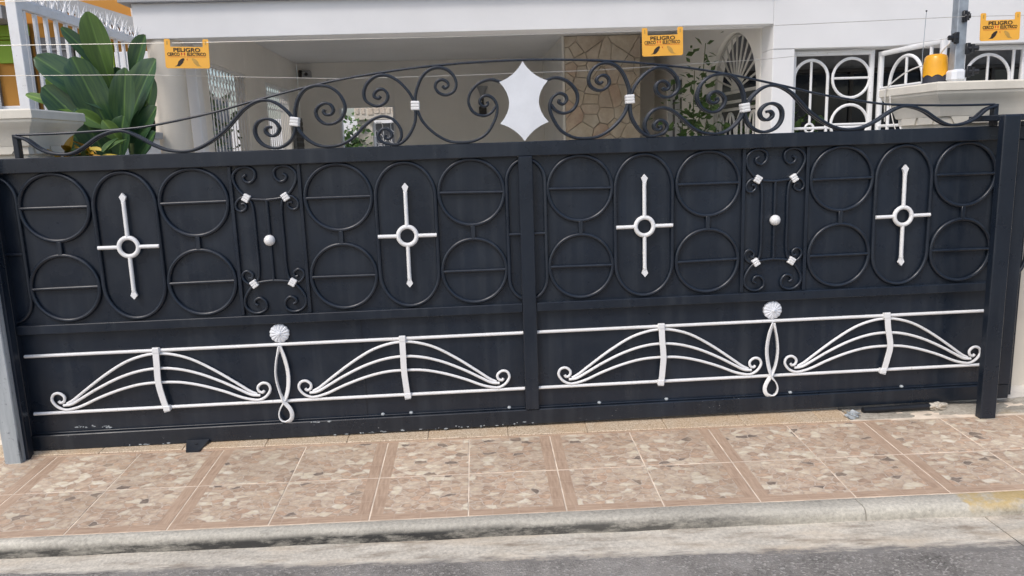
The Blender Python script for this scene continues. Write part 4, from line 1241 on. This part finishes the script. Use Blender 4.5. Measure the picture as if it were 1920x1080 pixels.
porch_panel('white arched porch grille right of the fence pole', (4.83, 3.93), (1, 0), 0.70, 2.375, [('arch', 0.30, 0.24), ('bar', 0.57, 0), ('rail', 1.96, 0)])
porch_panel('white arched porch grille at the far right edge under the fascia', (5.57, 3.93), (1, 0), 1.5, 2.375, [('arch', 0.36, 0.24), ('ring', 0.95, 0.2)])

# folding grilles in the left openings
def folding_grille(label, y0, y1, zt):
    t = thing('folding_grille', label, 'grille', (-3.13, (y0+y1)/2, 0.55), 'white folding grilles on the carport side')
    n = int((y1-y0)/0.125)
    me = to_mesh('bar', box(BM(), -0.004, 0.004, -0.011, 0.011, 0.555, zt-0.02, 0.001), IRON, 40)
    for i in range(n+1):
        inst('bar', me, t, (-3.13, y0+0.03+(y1-y0-0.06)*i/n, 0))
    st_ = (y1-y0-0.06)/n
    bm = BM()
    for i in range(n):
        y = y0+0.03+st_*i
        for zz in (zt-0.14, zt-0.26, zt-0.38):
            tube(bm, [(-3.115, y, zz), (-3.115, y+st_, zz+0.12)], 0.004, 6, ref=Vector((1, 0, 0)))
            tube(bm, [(-3.115, y+st_, zz), (-3.115, y, zz+0.12)], 0.004, 6, ref=Vector((1, 0, 0)))
    obj('lattice', bm, IRON, t)
    obj('rail', box(BM(), -3.15, -3.11, y0+0.003, y1-0.003, zt-0.0198, zt+0.012, 0.002), IRON, t)
    obj('rail', box(BM(), -3.15, -3.11, y0+0.003, y1-0.003, 0.5505, 0.58, 0.002), IRON, t)
folding_grille('white folding grille in the carport side opening nearer the column', 5.151, 6.719, 2.545)
folding_grille('white folding grille in the farther carport side opening', 7.771, 9.269, 2.545)

# small fittings in the carport
l_ = thing('wall_sconce', 'dark torch shaped wall lamp on the carport back wall', 'lamp', (0.10, 10.09, 2.1))
obj('mount', box(BM(), 0.04, 0.17, 10.04, 10.10, 2.08, 2.24, 0.02), M['darkwood'], l_)
obj('stem', lathe(BM(), [(0.022, 2.20), (0.028, 2.26), (0.018, 2.30), (0.03, 2.40)], 0.105, 9.99, 16), M['darkwood'], l_)
obj('shade', lathe(BM(), [(0.03, 2.4005), (0.05, 2.44), (0.075, 2.52), (0.105, 2.57)], 0.105, 9.99, 20), M['roofslab'], l_)
cm = thing('security_camera', 'small dark security camera high on the carport back wall', 'camera', (-2.93, 10.1, 2.8))
obj('mount', box(BM(), -3.06, -3.00, 10.0, 10.1, 2.80, 2.93, 0.01), M['darkwood'], cm)
obj('body', box(BM(), -3.0, -2.84, 9.98, 10.08, 2.79, 2.92, 0.02), M['roofslab'], cm)
bm = BM(); lathe(bm, [(0.03, 0), (0.03, 0.02), (0.022, 0.022)], n=16)
o = obj('lens', bm, M['insulator'], cm, wloc=(-2.92, 9.98, 2.855)); o.rotation_euler = (R(90), 0, 0)
sh = thing('shutter', 'narrow dark shutter folded against the wall beside the far grille', 'shutter', (-3.02, 9.6, 1.4))
obj('leaf', box(BM(), -3.0995, -3.05, 9.35, 9.98, 1.3, 2.12, 0.005), M['greywall'], sh)
for i in range(8):
    obj('slat', box(BM(), -3.0498, -3.035, 9.40, 9.93, 1.36+i*0.09, 1.42+i*0.09, 0.003), M['darkwood'], sh)

# ---- what shows through the back doorway
ry = thing('yard_gateway', 'cream gateway with stone trimmed lintel seen through the carport doorway', 'gateway', (-2.1, 12.5, 0))
obj('pier', box(BM(), -2.43, -2.12, 12.5, 12.8, 0.03, 2.15, 0.006), M['cream'], ry)
lin = obj('lintel', box(BM(), -2.47, -1.2, 12.44, 12.85, 2.1503, 2.41, 0.006), M['cream'], ry)
for i in range(10):
    x = -2.44 + i*0.125
    obj('stone', box(BM(), x, x+rnd.uniform(.07, .11), 12.425, 12.4398, 2.24+rnd.uniform(0, .03), 2.385, 0.01), M['stone'], lin)
yg = thing('hexagon_grille', 'white hexagon pattern iron gate in the back yard gateway', 'grille', (-1.7, 12.6, 0))
for x in (-2.118, -1.28):
    obj('stile', box(BM(), x, x+0.035, 12.60, 12.635, 0.05, 2.1, 0.003), IRON, yg)
obj('backing', box(BM(), -2.08, -1.282, 12.66, 12.67, 0.06, 2.08, 0.001), M['greywall'], yg)
for i in range(5):
    for j in range(8):
        cx_ = -2.0 + i*0.16; cz = 2.0 - j*0.25 - (0.125 if i % 2 else 0)
        tall = 0.10 if j < 2 else 0.12
        P = [(cx_-0.035, cz+tall), (cx_+0.035, cz+tall), (cx_+0.075, cz+tall*.5), (cx_+0.075, cz-tall*.5), (cx_+0.035, cz-tall), (cx_-0.035, cz-tall), (cx_-0.075, cz-tall*.5), (cx_-0.075, cz+tall*.5)]
        obj('octagon', tube(BM(), [Vector((x, 12.615, z)) for x, z in P], 0.008, 6, True), IRON, yg)
tag(obj('yard_wall', box(BM(), -6.0, 2.0, 15.5, 15.7, 0.0, 2.35, 0.01), M['stucco']), 'pale rear yard wall seen through the carport doorway', 'wall')

# ================================================================== PLANTS
def leaf_mesh(L, W_, droop, fold, nm='leaf', mat='bigleaf', n=10, wav=0.0, tipw=0.55):
    bm = BM()
    rows = []
    for i in range(n+1):
        t = i/n
        if tipw > 0.5:
            wd = W_*0.5*(0.10 + 0.90*min(1, t/0.5)**0.9)*(1 if t < 0.62 else math.sqrt(max(0.004, 1-((t-0.62)/0.385)**2)))
        else:
            wd = W_*0.5*(math.sin(math.pi*min(1, (t*0.96+0.02))**0.6) ** 0.75)
        z = -droop*L*t*t
        x = L*t
        row = []
        for k in (-1, -0.6, -0.04, 0.04, 0.6, 1):
            zz = z + abs(k)*wd*fold + wav*L*math.sin(t*9+k*2)*abs(k) - (0.004 if abs(k) < .1 else 0)
            row.append(bm.verts.new((x, k*wd, zz)))
        rows.append(row)
    for A, B in zip(rows, rows[1:]):
        for j in range(5):
            bm.faces.new((A[j], A[j+1], B[j+1], B[j]))
    return to_mesh(nm, bm, M[mat], 60)
def leaf_at(name, me, parent, base, d, nrm):
    """put a leaf (built along +x, face +z) at base, pointing along d, face towards nrm"""
    x = Vector(d).normalized(); z = Vector(nrm); z = (z - x*z.dot(x)).normalized(); y = z.cross(x)
    o = bpy.data.objects.new(name, me); C.objects.link(o)
    o.parent = parent
    b_ = Vector(base) - WL[parent.name]
    o.matrix_local = Matrix(((x.x, y.x, z.x, b_.x), (x.y, y.y, z.y, b_.y), (x.z, y.z, z.z, b_.z), (0, 0, 0, 1)))
    return o
pl = thing('broadleaf_plant', 'tall plant with large glossy green paddle leaves by the white fence', 'plant', (-2.36, 0.95, 0.04))
obj('planter', box(BM(), -2.583, -2.0, 0.665, 1.6, 0.041, 0.5, 0.01), M['cream'], pl)
obj('planter_soil', box(BM(), -2.55, -2.04, 0.70, 1.56, 0.5003, 0.53, 0.005), M['soil'], pl)
for (x, y) in ((-2.40, 0.95), (-2.33, 1.02), (-2.45, 1.05), (-2.30, 0.9), (-2.36, 1.1)):
    obj('stem', tube(BM(), catmull([(x*0.4-2.38*0.6, y, 0.5), (x, y, 1.0), (x + 0.02, y, 1.62)], 5), 0.016, 8), M['stem'], pl, smooth=60)
# image-plane measurements at y = 0.9 -> metres : 1 px = 3.36 mm, (190,165) ~ (-2.43, 1.94)
def q(px, py):
    return (-2.43 + (px-190)*0.00337 + 0.00008*(165-py), 1.945 - (py-165)*0.00337)
LV = [ # base px, tip px, width m, y, tilt of the face
 ((196, 165), (182, 40), 0.150, 0.92, (0.1, -1, 0.15), 0.02),
 ((222, 215), (96, 112), 0.185, 0.86, (0.2, -1, 0.55), 0.10),
 ((212, 160), (131, 62), 0.090, 0.96, (0.6, -1, 0.1), 0.05),
 ((224, 148), (266, 78), 0.115, 0.98, (-0.3, -1, 0.1), 0.05),
 ((214, 248), (283, 122), 0.200, 0.88, (-0.4, -1, 0.3), 0.10),
 ((200, 250), (158, 118), 0.200, 0.84, (0.15, -1, 0.3), 0.06),
 ((222, 262), (246, 140), 0.150, 0.80, (-0.1, -1, 0.2), 0.08),
 ((185, 262), (108, 165), 0.170, 0.82, (0.3, -1, 0.4), 0.12),
 ((228, 282), (284, 205), 0.150, 0.84, (-0.3, -1, 0.4), 0.12),
 ((190, 285), (120, 225), 0.140, 0.78, (0.3, -1, 0.6), 0.15),
 ((200, 295), (168, 205), 0.160, 0.76, (0.2, -1, 0.3), 0.10),
 ((215, 300), (238, 222), 0.150, 0.76, (-0.2, -1, 0.3), 0.12),
 ((238, 300), (283, 250), 0.120, 0.80, (-0.4, -1, 0.4), 0.15),
 ((180, 300), (128, 262), 0.110, 0.74, (0.4, -1, 0.6), 0.15),
 ((165, 215), (82, 178), 0.070, 0.80, (0.4, -1, 0.7), 0.20),
 ((160, 245), (98, 205), 0.060, 0.76, (0.3, -1, 0.9), 0.15),
 ((205, 235), (172, 226), 0.085, 0.72, (0.3, -1, 0.2), 0.3),
 ((232, 262), (214, 240), 0.080, 0.70, (0.0, -1, 0.5), 0.3),
 ((150, 205), (95, 150), 0.085, 0.95, (0.4, -1, 0.3), 0.1),
 ((230, 235), (262, 150), 0.120, 1.05, (-0.4, -1, 0.1), 0.1),
 ((190, 240), (205, 130), 0.170, 1.05, (0.0, -1, 0.1), 0.05),
 ((175, 250), (140, 150), 0.160, 1.04, (0.2, -1, 0.1), 0.05),
 ((210, 290), (255, 190), 0.160, 1.0, (-0.2, -1, 0.1), 0.05),
 ((190, 290), (150, 200), 0.170, 0.98, (0.1, -1, 0.1), 0.05),
 ((225, 295), (270, 225), 0.140, 0.95, (-0.2, -1, 0.2), 0.08),
 ((175, 300), (112, 250), 0.100, 0.9, (0.3, -1, 0.4), 0.15),
]
for i, (b0, t0, wd, y, nr, dr) in enumerate(LV):
    a = q(*b0); t = q(*t0)
    base = Vector((a[0], y+0.10, a[1])); tip = Vector((t[0], y-0.02, t[1]))
    d = tip-base
    me = leaf_mesh(d.length*1.02, wd*1.05, dr, rnd.uniform(0.08, 0.45), wav=rnd.uniform(0.004, 0.016), n=16, mat='limeleaf' if i in (14, 15, 16, 17, 18) else 'bigleaf')
    leaf_at('leaf', me, pl, base, d + Vector((0, 0, dr*0.25)), nr)
cr = thing('croton_plant', 'low yellow leaved croton peeping over the gate below the green plant', 'plant', (-2.36, 0.42, 0.04))
obj('stem', tube(BM(), [(-2.36, 0.42, 0.04), (-2.37, 0.42, 0.9), (-2.36, 0.42, 1.56)], 0.012, 8), M['stem'], cr)
cme = [leaf_mesh(0.11, 0.045, 0.25, 0.3, 'leaf', 'croton', 6, tipw=0.4), leaf_mesh(0.13, 0.035, 0.3, 0.3, 'leaf', 'vine', 6, tipw=0.4)]
for i in range(34):
    a = rnd.uniform(0, 6.28); el = rnd.uniform(0.1, 1.2)
    d = Vector((math.cos(a)*math.cos(el), math.sin(a)*math.cos(el), math.sin(el)))
    x = rnd.uniform(-0.12, 0.12)
    leaf_at('leaf', cme[i % 2 if i % 3 else 0], cr, (-2.36+x, 0.42+rnd.uniform(-.05, .05), 1.47 + rnd.uniform(0, 0.11)), d, (0.1, -0.5, 1))

def bush(name, label, cat, base, stems, leaves, size, spread, mat='vine', seed=1):
    r_ = random.Random(seed)
    t = thing(name, label, cat, base)
    bm = BM(); lf = BM()
    tips = []
    for (dx, dy, h) in stems:
        P = [Vector(base), Vector(base) + Vector((dx*0.4, dy*0.4, h*0.5)), Vector(base) + Vector((dx, dy, h))]
        P = catmull(P, 5)
        tube(bm, P, 0.012, 6, ref=Vector((0.5, 0.7, 0.1)), taper=lambda k: 1-0.6*k)
        tips.append(P)
    for i in range(leaves):
        P = r_.choice(tips)
        k = r_.randrange(int(len(P)*0.25), len(P))
        c0 = P[k] + Vector((r_.gauss(0, spread), r_.gauss(0, spread), r_.gauss(0, spread)))
        d = Vector((r_.uniform(-1, 1), r_.uniform(-1, 1), r_.uniform(-.6, .8))).normalized()
        n_ = Vector((r_.uniform(-.6, .6), r_.uniform(-1, 0.2), r_.uniform(.1, 1)))
        y = n_.cross(d).normalized(); n_ = d.cross(y)
        s = size*r_.uniform(0.6, 1.3)
        q_ = [c0, c0 + d*s*0.45 + y*s*0.28 + n_*s*0.05, c0 + d*s, c0 + d*s*0.45 - y*s*0.28 + n_*s*0.05]
        vv = [lf.verts.new(p) for p in q_]
        lf.faces.new((vv[0], vv[1], vv[2])); lf.faces.new((vv[0], vv[2], vv[3]))
    obj('stems', bm, M['stem'], t, smooth=60)
    tag(obj('foliage', lf, M[mat], t, smooth=None), kind='stuff')
    return t
bush('climbing_shrub', 'leafy green shrub growing in front of the fan grille', 'shrub', (2.52, 5.55, 0.045), [(0.0, -0.1, 2.3), (0.12, -0.3, 1.9), (-0.1, 0.15, 2.0), (0.15, -0.55, 1.5), (0.05, 0.2, 1.6), (0.1, -0.2, 2.6)], 800, 0.11, 0.12, seed=3)
bush('porch_shrub', 'green shrub inside the porch seen through the fan grille hoops', 'shrub', (3.45, 5.3, 0.045), [(0.1, 0.2, 1.7), (-0.1, -0.3, 1.8), (0.2, -0.1, 1.6), (-.15, .3, 1.5)], 900, 0.13, 0.16, seed=5)
bush('yard_shrub', 'sunlit yellow green shrub seen through the carport doorway', 'shrub', (-2.62, 12.3, 0.045), [(0.0, 0.1, 2.0), (0.15, 0.0, 1.8), (-0.1, 0.1, 1.6), (.1, .2, 1.95)], 800, 0.14, 0.14, seed=8)
bush('garden_shrub', 'green garden shrub beyond the nearer folding grille', 'shrub', (-4.1, 6.8, 0.0), [(0.2, -0.4, 2.4), (0.1, 0.4, 2.2), (-0.3, 0.0, 2.5), (0.0, 0.9, 1.9), (0.1, -0.9, 2.1)], 1500, 0.2, 0.25, seed=9)

# ================================================================== NEIGHBOUR
nb = thing('neighbour_house', 'ochre neighbouring house with lime green shutters behind the white fence', 'house', (-5.5, 5.2, 0))
def npart(name, x0, x1, y0, y1, z0, z1, mat, b=0.004):
    return obj(name, box(BM(), x0, x1, y0, y1, z0, z1, b), M[mat], nb, smooth=None)
npart('wall', -9.0, -3.62, 5.20, 5.4, -0.1, 3.02, 'ochre')
npart('upper_wall', -9.0, -3.62, 5.4005, 5.6, 2.9, 6.0, 'ochre')
bm = BM()      # grey eave slab sloping down to the right
prism(bm, [(-5.0, 3.42), (-3.55, 2.94), (-3.55, 2.80), (-5.0, 3.26)], 4.75, 5.1995)
obj('eave', bm, M['roofslab'], nb, smooth=None)
npart('balcony_slab', -9.0, -5.0, 4.75, 5.1995, 3.0, 3.14, 'roofslab')
npart('downpipe', -3.93, -3.89, 5.34, 5.3995, 3.03, 6.0, 'cable')
for x0, x1, z0, z1, m in ((-5.30, -5.14, 2.85, 3.0, 'lime'), (-4.50, -4.28, 2.1, 2.82, 'lime'), (-4.24, -4.10, 2.1, 2.80, 'lime'), (-5.32, -5.15, 2.6, 2.84, 'lime')):
    npart('shutter', x0, x1, 5.16, 5.199, z0, z1, m)
for x0, x1 in ((-4.92, -4.52), (-5.72, -5.36)):
    npart('window', x0, x1, 5.15, 5.1985, 1.6, 2.86, 'greywall')
    for k in range(9):
        npart('window_bar', x0+0.02, x1-0.02, 5.13, 5.1495, 1.68+k*0.13, 1.70+k*0.13, 'roofslab', 0.002)
npart('trim_post', -5.05, -4.97, 5.10, 5.1985, 0.0, 2.98, 'tan')
npart('lime_band', -5.4, -4.95, 5.12, 5.1495, 2.88, 2.995, 'lime')
tag(obj('garden_wall', box(BM(), -5.0, -4.85, 5.45, 12.0, -0.1, 2.6, 0.01), M['greywall']), 'dark garden wall beyond the folding grilles', 'wall')
tag(obj('shed_wall', box(BM(), -3.86, -3.35, 4.6, 4.7, 0.0, 2.62, 0.006), M['plate']), 'pale grey panel behind the fence next to the round column', 'panel')
